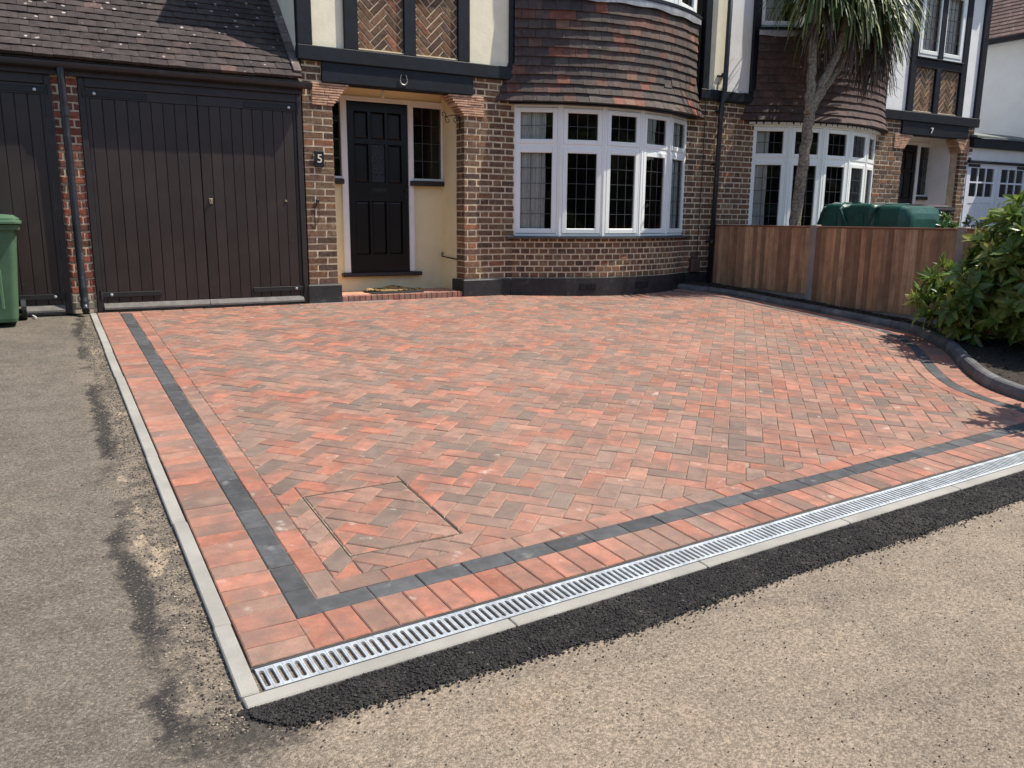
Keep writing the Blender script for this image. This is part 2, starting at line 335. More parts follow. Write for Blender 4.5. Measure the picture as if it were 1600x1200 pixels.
def asphalt_mat():
    k = NM('old_asphalt', .9, spec=.25); p = k.pos(); xyz = k.n('SeparateXYZ', Vector=p).outputs
    big = k.noise(p, 1.1, 4, .6); mid = k.noise(p, 6, 4, .6); fine = k.noise(p, 70, 3, .7)
    c = k.mix(k.ramp(big, .35, .65), (.185, .15, .115), (.24, .191, .144))
    c = k.mix(k.ramp(mid, .46, .74, 0., .45), c, (.145, .119, .094))
    c = k.mix(k.ramp(k.noise(p, 2.3, 5, .7), .56, .70, 0., .45), c, (.275, .2, .138))
    st = k.noise(k.n('VectorMath', {'operation': 'MULTIPLY'}, _0=k.n('VectorRotate', {'rotation_type': 'Z_AXIS'}, Vector=p, Angle=.25).outputs[0], _1=(.5, 2.6, 1.)).outputs[0], 1.3, 4, .6)
    c = k.mix(k.ramp(st, .52, .68, 0., .42), c, (.135, .112, .09)); c = k.mix(k.ramp(k.noise(p, 17, 2, .5), .72, .77, 0., .6), c, (.06, .05, .042))
    # greyer and dirtier on the neighbour's side
    left = k.ramp(k.math('ADD', xyz[0], k.math('MULTIPLY', big, .5)), -2.2, -1.75, 1., 0.)
    c = k.mix(k.math('MULTIPLY', left, .75), c, k.mix(k.ramp(mid, .35, .65), (.128, .113, .093), (.095, .083, .069)))
    # the cut along the edging: gritty backfill, broken tar line, sandy smears
    yv = k.n('CombineXYZ', Y=xyz[1]).outputs[0]
    seam = k.math('ADD', k.math('MULTIPLY', k.math('SUBTRACT', k.noise(yv, 1.3, 2, .5), .5), .22), k.math('ADD', -2.315, k.math('MULTIPLY', xyz[1], .009)))
    d = k.math('ADD', k.math('SUBTRACT', xyz[0], seam), k.math('ADD', k.math('MULTIPLY', k.math('SUBTRACT', k.noise(p, 8, 3, .6), .5), .16), k.math('MULTIPLY', k.math('SUBTRACT', k.noise(p, 38, 3, .7), .5), .07)))
    inr = k.math('MULTIPLY', k.ramp(xyz[0], -1.9, -2.0, 0., 1.) if False else k.ramp(xyz[0], -2.1, -2.0, 1., 0.), k.ramp(xyz[1], -7.12, -6.95))
    back = k.math('MULTIPLY', k.ramp(d, .0, .02), inr)
    c = k.mix(k.math('MULTIPLY', back, .85), c, k.mix(k.ramp(k.noise(p, 14, 4, .65), .4, .62), (.19, .155, .118), (.085, .073, .061)))
    c = k.mix(k.math('MULTIPLY', back, k.ramp(k.noise(k.n('VectorMath', {'operation': 'MULTIPLY'}, _0=p, _1=(9., 2.6, 1.)).outputs[0], 1., 3, .6), .57, .66, 0., .8)), c, (.34, .262, .18))
    tar = k.math('MULTIPLY', k.math('MULTIPLY', k.ramp(k.math('ABSOLUTE', d), .014, .06, 1., 0.), k.ramp(k.noise(p, 2.0, 3, .6), .36, .52)), inr)
    c = k.mix(k.math('MULTIPLY', tar, .9), c, (.03, .027, .025))
    dd = k.n('VectorMath', {'operation': 'DISTANCE'}, _0=k.n('VectorMath', {'operation': 'MULTIPLY'}, _0=p, _1=(.7, 1.25, 0.)).outputs[0], _1=(-2.16*.7, -7.0*1.25, 0.)).outputs['Value']
    dd = k.math('ADD', dd, k.math('ADD', k.math('MULTIPLY', k.math('SUBTRACT', k.noise(p, 9, 4, .65), .5), .3), k.math('MULTIPLY', k.math('SUBTRACT', k.noise(p, 45, 3, .7), .5), .22)))
    c = k.mix(k.ramp(dd, .06, .19, .85, 0.), c, (.045, .039, .034))
    vo = k.n('TexVoronoi', Vector=p, Scale=185.); g = k.n('SeparateColor', Color=vo.outputs['Color']).outputs[0]
    q = k.math('MULTIPLY', k.ramp(g, 0, 1, .68, 1.3), k.ramp(fine, .3, .75, 1.18, .72))
    c = k.mix(1., c, k.n('CombineColor', Red=q, Green=q, Blue=q).outputs[0], 'MULTIPLY')
    c = k.mix(k.ramp(g, .94, .97, 0., .3), c, (.38, .31, .24))
    c = k.mix(k.ramp(k.noise(p, 28, 3, .75), .64, .74, 0., .55), c, (.05, .043, .037))
    k.col(c)
    k.bump(k.math('SUBTRACT', k.math('ADD', k.math('MULTIPLY', vo.outputs['Distance'], -.8), k.math('MULTIPLY', fine, 1.)), k.math('MULTIPLY', tar, 1.5)), .6, .005); return k.m
def tar_mat(name, base, mixc, fine=150., amt=.5):
    k = NM(name, .85, spec=.3); p = k.pos(); vo = k.n('TexVoronoi', Vector=p, Scale=fine)
    g = k.n('SeparateColor', Color=vo.outputs['Color']).outputs[0]
    c = k.mix(k.ramp(k.noise(p, 6, 5, .7), .4, .68, 0., amt), base, mixc)
    c = k.mix(.9, c, k.mix(1., c, k.n('CombineColor', Red=k.ramp(g, 0, 1, .4, 1.7), Green=k.ramp(g, 0, 1, .4, 1.7), Blue=k.ramp(g, 0, 1, .4, 1.7)).outputs[0], 'MULTIPLY'))
    c = k.mix(k.ramp(g, .985, .992, 0., .35), c, (.3, .27, .23))
    k.col(c); k.bump(k.math('ADD', k.math('MULTIPLY', vo.outputs['Distance'], -1.), k.math('MULTIPLY', k.noise(p, 90, 4, .7), 1.)), .9, .008); return k.m
ASPH = asphalt_mat(); TAR = tar_mat('new_tarmac', (.015, .0135, .0133), (.045, .037, .031), 150., .7)
m = MB(); ys = [-70, -30, -11.0] + [-10.5 + .5*i for i in range(21)] + [0, 1, 12, 60]; xs = [-70, -20, -6, -2, 2, 6, 20, 70]
m.add([(x, y, gz(y) - .014) for y in ys for x in xs], [(j*8+i, j*8+i+1, (j+1)*8+i+1, (j+1)*8+i) for j in range(len(ys)-1) for i in range(7)])
tag(m.build('ground', ASPH), kind='structure')

# drain frame: O, direction e, outward normal n
O = Vector((-2.1234, -6.7129)); DA = .0487; ED = Vector((math.cos(DA), math.sin(DA))); ND = Vector((math.sin(DA), -math.cos(DA)))
def dr(s, n): q = O + ED*s + ND*n; return q.x, q.y
def ragged(fn0, fn1, n, h, name, mat, label=None):
    m = MB(); vs = []
    for i in range(n+1):
        a, b = fn0(i/n), fn1(i/n)
        for t in (0, .33, .66, .9, 1):
            x, y = a[0] + (b[0]-a[0])*t, a[1] + (b[1]-a[1])*t
            hh = h*(1 if t < .9 else (.85 if t < 1 else -.3)) + .003*mnoise.noise((x*14, y*14, 3.))
            vs.append((x, y, gz(y) - .014 + hh))
    m.add(vs, [(i*5+k, (i+1)*5+k, (i+1)*5+k+1, i*5+k+1) for i in range(n) for k in range(4)])
    return tag(m.build(name, mat, smooth=True), kind='structure')
def nz(x, f, s): return mnoise.noise((x*f, s, 7.7)) + .5*mnoise.noise((x*f*2.7, s, 1.1)) + .3*mnoise.noise((x*f*8, s, 4.1))
SL = 6.4
TP = [(-.12, .196), (-.075, .215), (-.03, .27), (.02, .315), (.06, .335), (.5, .36), (.83, .385), (1.2, .415), (1.6, .41), (2.04, .40), (2.56, .42), (2.85, .435), (3.8, .42), (6.5, .43)]
def tout(s_):
    for (a, va), (b, vb) in zip(TP, TP[1:]):
        if s_ <= b: return va + (vb-va)*(s_-a)/(b-a)
    return TP[-1][1]
ragged(lambda t: dr(-.09 + t*SL, .192), lambda t: dr(-.095 + t*SL, tout(-.095 + t*SL) + .012*nz(t*SL, 1.9, 2.) + .009*nz(t*SL, 9, 5.) + .006*nz(t*SL, 31, 6.)), 900, .007, 'tarmac_strip', TAR)
# loose grit along the seams and the tarmac's lip
gm = MB(); oct_v = [(1,0,0),(-1,0,0),(0,1,0),(0,-1,0),(0,0,1),(0,0,-1)]; oct_f = [(0,2,4),(2,1,4),(1,3,4),(3,0,4),(2,0,5),(1,2,5),(3,1,5),(0,3,5)]
def stone(x, y, r, tone, up_=0.):
    M = Matrix.Translation((x, y, gz(y) - .013 + r*.3 + up_)) @ Matrix.Rotation(U(0, 6.3), 4, 'Z') @ Matrix.Rotation(U(-.5, .5), 4, 'X')
    gm.add([(a*r*U(.7, 1.3), b*r*U(.7, 1.3), c*r*U(.5, .9)) for a, b, c in oct_v], oct_f, tone, M)
def stn(): 
    g = U(.5, 1.3); return random.choice([(.2*g, .17*g, .13*g, rnd()), (.32*g, .27*g, .2*g, rnd()), (.06*g, .055*g, .05*g, rnd())])
for i in range(3200):
    t = rnd()**.8; y = -.4 - t*6.6; stone(-2.19 - abs(random.gauss(0, .085)), y, U(.0022, .0055), stn())
for i in range(7000):
    s = -.06 + rnd()**1.5*5.2; n_ = U(.2, tout(s) + .005); x, y = dr(s, n_); q = .027*U(.4, 1.7); stone(x, y, U(.003, .0065), (q*1.05, q*.97, q*.95, rnd()), .006)
for i in range(1500):
    s = -.08 + rnd()**1.4*5.2; x, y = dr(s, tout(s) + random.gauss(0, .012) + (abs(random.gauss(0, .05)) if rnd() < .12 else 0)); q = .03*U(.4, 1.6); stone(x, y, U(.002, .0055), (q*1.05, q, q*.95, rnd()), .001)
for i in range(1500):
    x, y = U(-2.9, 1.2), U(-8.1, -7.05); stone(x, y, U(.0018, .004), stn())
GRITJ = piece_mat('loose_grit', 'GEO', rough=.9)
tag(gm.build('loose_grit', GRITJ), 'fine loose stone grit scattered on the asphalt beside the paving', 'grit', kind='stuff')

# ------------------------------------------------------------------ driveway paving
def catmull(P, per=10):
    out = []
    for i in range(len(P)-1):
        p0, p1, p2, p3 = [Vector(P[max(0, min(len(P)-1, i+k))]) for k in (-1, 0, 1, 2)]
        for j in range(per):
            t = j/per; out.append(.5*((2*p1) + (-p0+p2)*t + (2*p0-5*p1+4*p2-p3)*t*t + (-p0+3*p1-3*p2+p3)*t*t*t))
    out.append(Vector(P[-1])); return out
KP = catmull([(5.12, -.06), (5.36, -.42), (5.53, -1.0), (5.56, -2.0), (5.56, -3.0), (5.45, -3.66), (4.98, -4.33), (4.33, -4.93), (3.91, -5.36), (3.73, -5.67), (3.67, -5.95), (3.66, -6.47)], 12)
class Poly:                                 # arc-length path with offsets to its right-hand side (towards the drive)
    def __init__(s, P):
        s.P = P; s.L = [0.]
        for a, b in zip(P, P[1:]): s.L.append(s.L[-1] + (b-a).length)
        s.len = s.L[-1]
    def at(s, d):
        d = max(0., min(s.len - 1e-6, d)); i = 0
        while s.L[i+1] < d: i += 1
        a, b = s.P[i], s.P[i+1]; t = (d - s.L[i])/(s.L[i+1]-s.L[i]); q = a + (b-a)*t
        # smoothed tangent
        j0, j1 = max(0, i-1), min(len(s.P)-1, i+2); tv = (s.P[j1] - s.P[j0]).normalized(); return q, tv
    def off(s, d, o): q, tv = s.at(d); nn = Vector((tv.y, -tv.x)); return q + nn*o       # right of travel: towards -x when travelling -y
K = Poly(KP)
def koff(o): return [K.off(K.len*i/140, o) for i in range(141)]
def clip(poly, a, b):          # keep left of a->b
    out = []; n = len(poly); dx, dy = b[0]-a[0], b[1]-a[1]
    sd = [dx*(q[1]-a[1]) - dy*(q[0]-a[0]) for q in poly]
    for i in range(n):
        p, q = poly[i], poly[(i+1) % n]; s0, s1 = sd[i], sd[(i+1) % n]
        if s0 >= 0: out.append(p)
        if (s0 >= 0) != (s1 >= 0): t = s0/(s0-s1); out.append((p[0]+(q[0]-p[0])*t, p[1]+(q[1]-p[1])*t))
    return out
def area(p): return .5*sum(p[i][0]*p[(i+1) % len(p)][1] - p[(i+1) % len(p)][0]*p[i][1] for i in range(len(p)))
PD = .05
def paver_geo(poly, ch=.0045, gap=.0016):
    """poly about its own centre, ccw -> chamfered block, top at z=0"""
    n = len(poly)
    def inset(d):
        out = []
        for i in range(n):
            a, b, c = Vector(poly[i-1]), Vector(poly[i]), Vector(poly[(i+1) % n])
            e1, e2 = (b-a).normalized(), (c-b).normalized(); n1, n2 = Vector((-e1.y, e1.x)), Vector((-e2.y, e2.x))
            bis = n1 + n2; k = max(.25, 1 + n1.dot(n2)); out.append(b + bis*(d/k))
        return out
    o, i_ = inset(gap), inset(gap + ch)
    vs = [(q.x, q.y, -PD) for q in o] + [(q.x, q.y, -ch*.75) for q in o] + [(q.x, q.y, 0) for q in i_]
    fs = [tuple(range(2*n, 3*n))] + [(n+i, n+(i+1) % n, 2*n+(i+1) % n, 2*n+i) for i in range(n)] + [(i, (i+1) % n, n+(i+1) % n, n+i) for i in range(n)]
    return vs, fs
PT = [(.335, .135, .089), (.318, .145, .101), (.296, .152, .109), (.262, .15, .111), (.222, .142, .109), (.178, .128, .103)]
PW = [4, 5, 6, 7, 5, 3]
def ptone(wts=PW, g=(.85, 1.18)):
    t = random.choices(PT, wts)[0]; k = U(*g); return (t[0]*k, t[1]*k, t[2]*k, rnd())
BWT = [6, 7, 4, 3, 1, 0]
def ctone(): k = U(.8, 1.25); return (.07*k, .071*k, .074*k, rnd())
def place(poly, dz=0., key=None, tone=None, rz=None, jit=1.):
    cx = sum(q[0] for q in poly)/len(poly); cy = sum(q[1] for q in poly)/len(poly)
    loc = [(q[0]-cx, q[1]-cy) for q in poly]
    if rz is not None: c, s_ = math.cos(-rz), math.sin(-rz); loc = [(round(x*c-y*s_, 4), round(x*s_+y*c, 4)) for x, y in loc]
    vs, fs = paver_geo(loc)
    M = Matrix.Translation((cx, cy, S*cy + dz + U(-.0017, .0017)*jit)) @ SLOPE @ Matrix.Rotation(U(-.009, .009)*jit, 4, 'X') @ Matrix.Rotation(U(-.009, .009)*jit, 4, 'Y') @ Matrix.Rotation((rz or 0) + U(-.004, .004)*jit, 4, 'Z')
    return (key, vs, fs, M, tone or ptone())
# sand bed the blocks are laid in (shows in the joints)
SAND = plain('joint_sand', (.30, .22, .155), .95, .25, 30, (.4, .003, 200), dirt=((.11, .08, .06), 20, .45, .62, .7))
bedpts = [(-2.124, -.03), dr(.001, .0), dr(5.79, 0.)] + [(q.x, q.y) for q in reversed(KP)] + [(4.6, -.30), (4.05, -.36), (3.5, -.34), (2.9, -.12), (2.5, -.02)]
drive = MB(); n = len(bedpts)
drive.add([(x, y, S*y - .0048) for x, y in bedpts] + [(x, y, S*y - .012) for x, y in bedpts], [tuple(range(n))])
driveway = tag(drive.build('driveway', SAND), 'red and charcoal block paved driveway', None, kind='structure')

XL = -2.124
border, dark, main = [], [], []
# left border: soldiers 200 wide, charcoal stretchers, red stretchers, running from the drain to the garage
y = -6.712 + .0
def fy(x, n): # y on the line offset n from the drain line (n negative: inwards) at x
    q = dr(0, n); return q[1] + (x - q[0])*math.tan(DA)
N_ = 65; y0, y1 = fy(XL, 0)+.0, -.115
for i in range(N_):
    a, b = y0 + (y1-y0)*i/N_, y0 + (y1-y0)*(i+1)/N_
    border.append(place([(XL, a), (XL+.2, a + (.0097 if i == 0 else 0)), (XL+.2, b), (XL, b)], .001, key=None if i == 0 else 'sl', tone=ptone(BWT)))
def strip(x, wd, yb, yt, L, lst, tn, dz):
    n = round((yt-yb)/L)
    for i in range(n):
        a, b = yb + (yt-yb)*i/n, yb + (yt-yb)*(i+1)/n; k = math.tan(DA)*wd if i == 0 else 0
        lst.append(place([(x, a), (x+wd, a+k), (x+wd, b), (x, b)], dz, key=None if i == 0 else ('st', x), tone=tn()))
strip(XL+.2, .1, fy(XL+.2, -.2), y1, .2, dark, ctone, .0005)
strip(XL+.3, .1, fy(XL+.3, -.3), y1, .2, border, lambda: ptone(BWT), .0008)
# front border
SMAX = 5.55
nS = 53
for i in range(nS):
    a, b = .2 + i*.1, .3 + i*.1
    border.append(place([dr(a, 0), dr(b, 0), dr(b, -.2), dr(a, -.2)], .001, key='sf', rz=DA, tone=ptone(BWT)))
for i in range(26):
    a, b = .3 + i*.2, .5 + i*.2
    dark.append(place([dr(a, -.2), dr(b, -.2), dr(b, -.3), dr(a, -.3)], .0005, key='df', rz=DA, tone=ctone()))
for i in range(25):
    a, b = .4 + i*.2, .6 + i*.2
    border.append(place([dr(a, -.3), dr(b, -.3), dr(b, -.4), dr(a, -.4)], .0008, key='rf', rz=DA, tone=ptone(BWT)))
# bands following the kerb, cut off at the front bands
fl = (dr(0, -.4), dr(6, -.4))
def curved(o0, o1, L, lst, tn, dz, lead=0.):
    d = .12 + lead
    while d < K.len - .05:
        e = min(d + L, K.len)
        q = [K.off(d, o0), K.off(e, o0), K.off(e, o1), K.off(d, o1)]; pl = [(v.x, v.y) for v in q]
        if area(pl) < 0: pl = pl[::-1]
        pl = clip(pl, *fl) if o1 > .0 else pl
        if len(pl) > 2 and area(pl) > .0015: lst.append(place(pl, dz, tone=tn()))
        d = e
curved(.004, .2, .105, border, lambda: ptone(BWT), .001)
curved(.2, .3, .2, dark, ctone, .0005)
curved(.3, .4, .2, border, lambda: ptone(BWT), .0008, .07)
# back course along garage and house
i = 0; x = XL
while x < 2.44:
    border.append(place([(x, -.112), (x+.2, -.112), (x+.2, -.03), (x, -.03)], .001, key='bk', tone=ptone(BWT))); x += .2
border.append(place([(2.5, -.125), (2.7, -.20), (2.74, -.12), (2.5, -.035)], .001, tone=ptone(BWT)))
# herringbone field at 45 degrees
inner = koff(.4)
MH = (-1.612, -1.108, -6.13, -5.45)     # recessed cover
def in_region(poly):
    p = clip(poly, (XL+.4, 0), (XL+.4, -8))            # keep x > left strip (left of a downward line is +x)
    if len(p) < 3: return []
    p = clip(p, *fl)
    if len(p) < 3: return []
    p = clip(p, (10, -.113), (-10, -.113))
    if len(p) < 3: return []
    cx = sum(q[0] for q in p)/len(p); cy = sum(q[1] for q in p)/len(p)
    # bay plinth
    if 2.3 < cx < 5.4 and cy > -1.2:
        th = math.atan2(cx - 4.04, 2.19 - cy); Rb = 2.655
        a = (4.04 + Rb*math.sin(th+.1), 2.19 - Rb*math.cos(th+.1)); b = (4.04 + Rb*math.sin(th-.1), 2.19 - Rb*math.cos(th-.1))
        if abs(th) < .62: p = clip(p, a, b)
        if len(p) < 3: return []
    if cx > 2.6:
        best = min(range(len(inner)-1), key=lambda i: (inner[i].x-cx)**2 + (inner[i].y-cy)**2)
        i0, i1 = max(0, best-2), min(len(inner)-1, best+2)
        p = clip(p, inner[i1], inner[i0])     # travelling backwards keeps the drive on the left
        if len(p) < 3: return []
    return p
c45 = math.sqrt(.5); A = .1005
cover_items = []
def emit(p, full, ori):
    if len(p) < 3 or area(p) < .0006: return None
    q = []
    for v in p:
        if not q or (v[0]-q[-1][0])**2 + (v[1]-q[-1][1])**2 > 1e-6: q.append(v)
    if len(q) > 2 and (q[0][0]-q[-1][0])**2 + (q[0][1]-q[-1][1])**2 < 1e-6: q.pop()
    if len(q) < 3: return None
    return place(q, 0., key='full' if full else None, rz=R_(45 + 90*ori) if full else None)
for i in range(-90, 110):
    for j in range(-110, 90):
        c = (i - j) % 4
        if c == 0: cells = (i, j, i+2, j+1); ori = 0
        elif c == 3: cells = (i, j, i+1, j+2); ori = 1
        else: continue
        qs = [(cells[0], cells[1]), (cells[2], cells[1]), (cells[2], cells[3]), (cells[0], cells[3])]
        poly = [((a-b)*A*c45 + .3, (a+b)*A*c45 - 3.4) for a, b in qs]
        cx = sum(q[0] for q in poly)/4; cy = sum(q[1] for q in poly)/4
        if not (-2.1 < cx < 5.7 and -6.7 < cy < .1): continue
        ar = area(poly); p = in_region(poly)
        if len(p) < 3: continue
        mx0, mx1, my0, my1 = MH
        if mx0-.15 < cx < mx1+.15 and my0-.15 < cy < my1+.15:
            L = [((mx0, my1), (mx0, my0)), ((mx0, my0), (mx1, my0)), ((mx1, my0), (mx1, my1)), ((mx1, my1), (mx0, my1))]
            rest = p
            for a, b in L:
                outp = clip(rest, b, a)
                if len(outp) > 2:
                    it = emit(outp, abs(area(outp)-ar) < 1e-5, ori)
                    if it: main.append(it)
                rest = clip(rest, a, b)
                if len(rest) < 3: break
            continue
        it = emit(p, abs(area(p)-ar) < 1e-5, ori)
        if it: main.append(it)
# blocks inside the recessed cover, set a little out of step with the field
g = .011; mx0, mx1, my0, my1 = MH
for i in range(-60, 60):
    for j in range(-80, 60):
        c = (i - j) % 4
        if c == 0: cells = (i, j, i+2, j+1)
        elif c == 3: cells = (i, j, i+1, j+2)
        else: continue
        p = [((a-b)*A*c45 + .335, (a+b)*A*c45 - 3.38) for a, b in [(cells[0], cells[1]), (cells[2], cells[1]), (cells[2], cells[3]), (cells[0], cells[3])]]
        for a, b in [((mx0+g, my1), (mx0+g, my0)), ((mx0, my0+g), (mx1, my0+g)), ((mx1-g, my0), (mx1-g, my1)), ((mx1, my1-g), (mx0, my1-g))]:
            p = clip(p, a, b)
            if len(p) < 3: break
        if len(p) > 2:
            it = emit(p, False, 0)
            if it: cover_items.append(it)
pieces(main, 'paver', driveway, (PAVER, PAVERJ), 300, 'paver_field')
pieces(border, 'border_block', driveway, (PAVER, PAVERJ), 300, 'border_blocks')
CHAR, CHARJ = pm2('charcoal_block', rough=.8, var=(.75, 1.25), scale=14, spots=((.3, .29, .28), 8, .6, .75, .5), bump=(.35, .003, 260))
pieces(dark, 'charcoal_block', driveway, (CHAR, CHARJ), 300, 'charcoal_blocks')
cx, cy = (mx0+mx1)/2, (my0+my1)/2
cover = thing('inspection_cover', (cx, cy, S*cy), 'recessed inspection cover filled with red paving blocks in the driveway', 'manhole cover')
pieces(cover_items, 'paver', cover, (PAVER, PAVERJ), 300)
fm = MB()
for (a, b, c_, d_) in [(mx0+.002, mx0+.0065, my0+.002, my1-.002), (mx1-.0065, mx1-.002, my0+.002, my1-.002), (mx0+.0065, mx1-.0065, my0+.002, my0+.0065), (mx0+.0065, mx1-.0065, my1-.0065, my1-.002)]:
    q = [(a, c_), (b, c_), (b, d_), (a, d_)]
    fm.add([(x, y, S*y - .03) for x, y in q] + [(x, y, S*y - .003) for x, y in q], [(4,5,6,7),(0,1,5,4),(1,2,6,5),(2,3,7,6),(3,0,4,7)])
fm.build('tray_rim', plain('tray_rim_steel', (.05, .045, .04), .6, .3, 20, None, metal=.4), cover)

# concrete edgings: left side and in front of the drain
edg = thing('concrete_edging', (-2.16, -3.5, gz(-3.5)), 'pale concrete edging strip along the left side of the paving', 'edging')
yy = -.04; k = 0
while yy > -6.85:
    e = max(yy - .915, -6.86)
    m = MB(); m.box(-2.187, -2.131, e + .0015, yy - .0015, -.15, .004, c=.004)
    m.v = [(x + .002*math.sin(k*2.3), y, z + S*y) for x, y, z in m.v]; m.build('edging_stone', CONC, edg); yy = e; k += 1
edf = thing('concrete_edging', (*dr(2.7, .17), gz(-6.6)), 'pale concrete edging strip in front of the metal drain', 'edging')
s_ = -.068; k = 0
DM = lambda: Matrix.Translation((O.x, O.y, 0)) @ Matrix.Rotation(DA, 4, 'Z')
while s_ < 5.7:
    m = MB(); m.box(s_ + .0015, s_ + .9135, -.2, -.1455, -.15, .001, c=.004, M=DM()); m.v = [(x, y, z + S*y) for x, y, z in m.v]
    m.build('edging_stone', CONC, edf); s_ += .915
# channel drain with slotted galvanised gratings
drain = thing('channel_drain', (*dr(2.7, .08), gz(-6.6)), 'galvanised slotted channel drain across the front of the driveway', 'drain')
m = MB()
m.box(-.004, 5.7, -.1445, -.139, -.11, -.002, M=DM()); m.box(-.004, 5.7, -.016, -.006, -.11, -.003, M=DM()); m.box(-.004, 5.7, -.139, -.016, -.115, -.09, M=DM()); m.box(-.012, -.004, -.139, -.016, -.115, -.02, M=DM())
m.v = [(x, y, z + S*y) for x, y, z in m.v]; m.build('channel', CHANNEL, drain)
gr = MB(); PIT = .0277; nsl = 36; W2 = .0605; sl_h, sl_r = .045, .0083
for i in range(nsl):
    c0 = (i + .5)*PIT; hole = []; outer = []
    for k in range(16):
        t = 2*math.pi*(k + .5)/16; hx, hy = sl_r*math.cos(t), sl_r*math.sin(t) + (sl_h - sl_r)*(1 if math.sin(t) > 0 else -1)
        hole.append((hx, hy))
    Lh = PIT/2 - (.0004 if True else 0)
    for hx, hy in hole:
        ax, ay = abs(hx)/Lh, abs(hy)/W2
        if abs(hy) > sl_h - sl_r*.45: outer.append((hx/sl_r*Lh*.95 if abs(hx) < sl_r*.5 else math.copysign(Lh, hx), math.copysign(W2, hy)))
        else: outer.append((math.copysign(Lh, hx), hy))
    vs = [(c0+x, y, 0) for x, y in outer] + [(c0+x, y, 0) for x, y in hole] + [(c0+x, y, -.016) for x, y in hole]
    gr.add(vs, [(k, (k+1) % 16, 16+(k+1) % 16, 16+k) for k in range(16)] + [(16+k, 16+(k+1) % 16, 32+(k+1) % 16, 32+k) for k in range(16)])
LG = nsl*PIT
gr.box(0, LG, W2-.003, W2, -.02, -.0005); gr.box(0, LG, -W2, -W2+.003, -.02, -.0005); gr.box(0, .002, -W2, W2, -.018, -.0004); gr.box(LG-.002, LG, -W2, W2, -.018, -.0004)
gme = bpy.data.meshes.new('grating'); gme.from_pydata(gr.v, [], gr.f); gme.materials.append(GALV); gme.update()
for i in range(6):
    o = bpy.data.objects.new('grating', gme); col.objects.link(o); o.parent = drain; o.matrix_parent_inverse = Matrix.Translation(-WLOC[drain.name])
    sx = i*(LG + .002) + .0045; x, y = dr(sx, .0775)
    if sx > 5.0: continue
    o.matrix_basis = Matrix.Translation((x, y, S*y - .004)) @ SLOPE @ Matrix.Rotation(DA, 4, 'Z')

# kerb along planting bed
kerb = thing('kerb', (5.5, -3, gz(-3)), 'dark grey raised kerb curving between the paving and planting bed', 'kerb')
KERBM = plain('charcoal_kerb', (.092, .092, .094), .65, .25, 6, (.4, .004, 120), dirt=((.27, .26, .245), 4, .45, .72, .6))
d = 0.
prof = [(-.002, -.1), (-.002, .045), (-.018, .082), (-.034, .093), (-.062, .098), (-.088, .094), (-.1, .082), (-.105, .05), (-.105, -.1)]
while d < K.len - .01:
    L = .6 if d < 3 else .4; e = min(d + L, K.len); m = MB(); ns = 10; vs = []
    for i in range(ns+1):
        dd = d + .003 + (e - d - .006)*i/ns
        for o_, z in prof: q = K.off(dd, o_); vs.append((q.x, q.y, S*q.y + z*(.72 if q.y > -3.2 else .72 + .28*min(1, (-3.2-q.y)/1.2))))
    P_ = len(prof)
    m.add(vs, [(i*P_+k, (i+1)*P_+k, (i+1)*P_+k+1, i*P_+k+1) for i in range(ns) for k in range(P_-1)] + [tuple(range(P_))[::-1], tuple(range(ns*P_, (ns+1)*P_))])
    m.build('kerb_stone', KERBM, kerb); d = e
# soil bed
SOIL = plain('dark_soil', (.028, .02, .014), .98, .5, 25, (1., .02, 35), dirt=((.09, .06, .04), 30, .55, .7, .6))
m = MB(); vs = []; nb = 120; nc = 14
for i in range(nb+1):
    q = K.off(K.len*i/nb, -.09); xr = 5.93 if q.y > -4.9 else 6.0
    for k in range(nc+1):
        x = q.x + (xr - q.x)*k/nc; y = q.y; vs.append((x, y, gz(y) + .062 + .012*mnoise.noise((x*6, y*6, 1)) + .01*mnoise.noise((x*19, y*19, 2))))
m.add(vs, [(i*(nc+1)+k, (i+1)*(nc+1)+k, (i+1)*(nc+1)+k+1, i*(nc+1)+k+1) for i in range(nb) for k in range(nc)])
tag(m.build('soil_bed', SOIL, smooth=True), kind='structure')
cl = MB()
for i in range(900):
    t = rnd(); q = K.off(K.len*t, -.1); x = U(q.x + .02, 5.88); y = q.y; r = U(.006, .02)
    M = Matrix.Translation((x, y, gz(y) + .066)) @ Matrix.Rotation(U(0, 6), 4, 'Z') @ Matrix.Rotation(U(0, 3), 4, 'X')
    gcol = U(.5, 1.6); cl.add([(a*r*U(.6, 1.3), b*r*U(.6, 1.3), c*r*U(.4, .8)) for a, b, c in oct_v], oct_f, (.035*gcol, .024*gcol, .016*gcol, rnd()), M)
tag(cl.build('bark_mulch', GRITJ), 'dark crumbly soil and mulch lumps in the planting bed', 'mulch', kind='stuff')

# ------------------------------------------------------------------ houses
XC, YC, RB = 4.04, 2.19, 2.61                  # bow of the bay: centre and radius of the wall face
def arc(R): return lambda s: (XC + R*math.sin(s/R), YC - R*math.cos(s/R), math.cos(s/R), math.sin(s/R))
TH = math.asin(1.42/RB)
def hung_tile_geo(wd, hh, th, var):
    rs = random.Random(var*31 + 5); j = lambda a: (rs.random()-.5)*a; a = wd/2
    vs = [(-a, 0, 0+j(.006)), (a, 0, 0+j(.006)), (a, .012, hh), (-a, .012, hh), (-a, -th, j(.006)), (a, -th+j(.004), j(.006)), (a, .012-th*.6, hh), (-a, .012-th*.6, hh)]
    return vs, [(0, 3, 2, 1), (4, 5, 6, 7), (0, 1, 5, 4), (1, 2, 6, 5), (2, 3, 7, 6), (3, 0, 4, 7)]
HT5 = [(.075, .05, .042), (.06, .045, .04), (.10, .055, .042), (.13, .058, .04), (.2, .07, .045), (.085, .065, .055), (.05, .04, .038), (.17, .085, .055)]
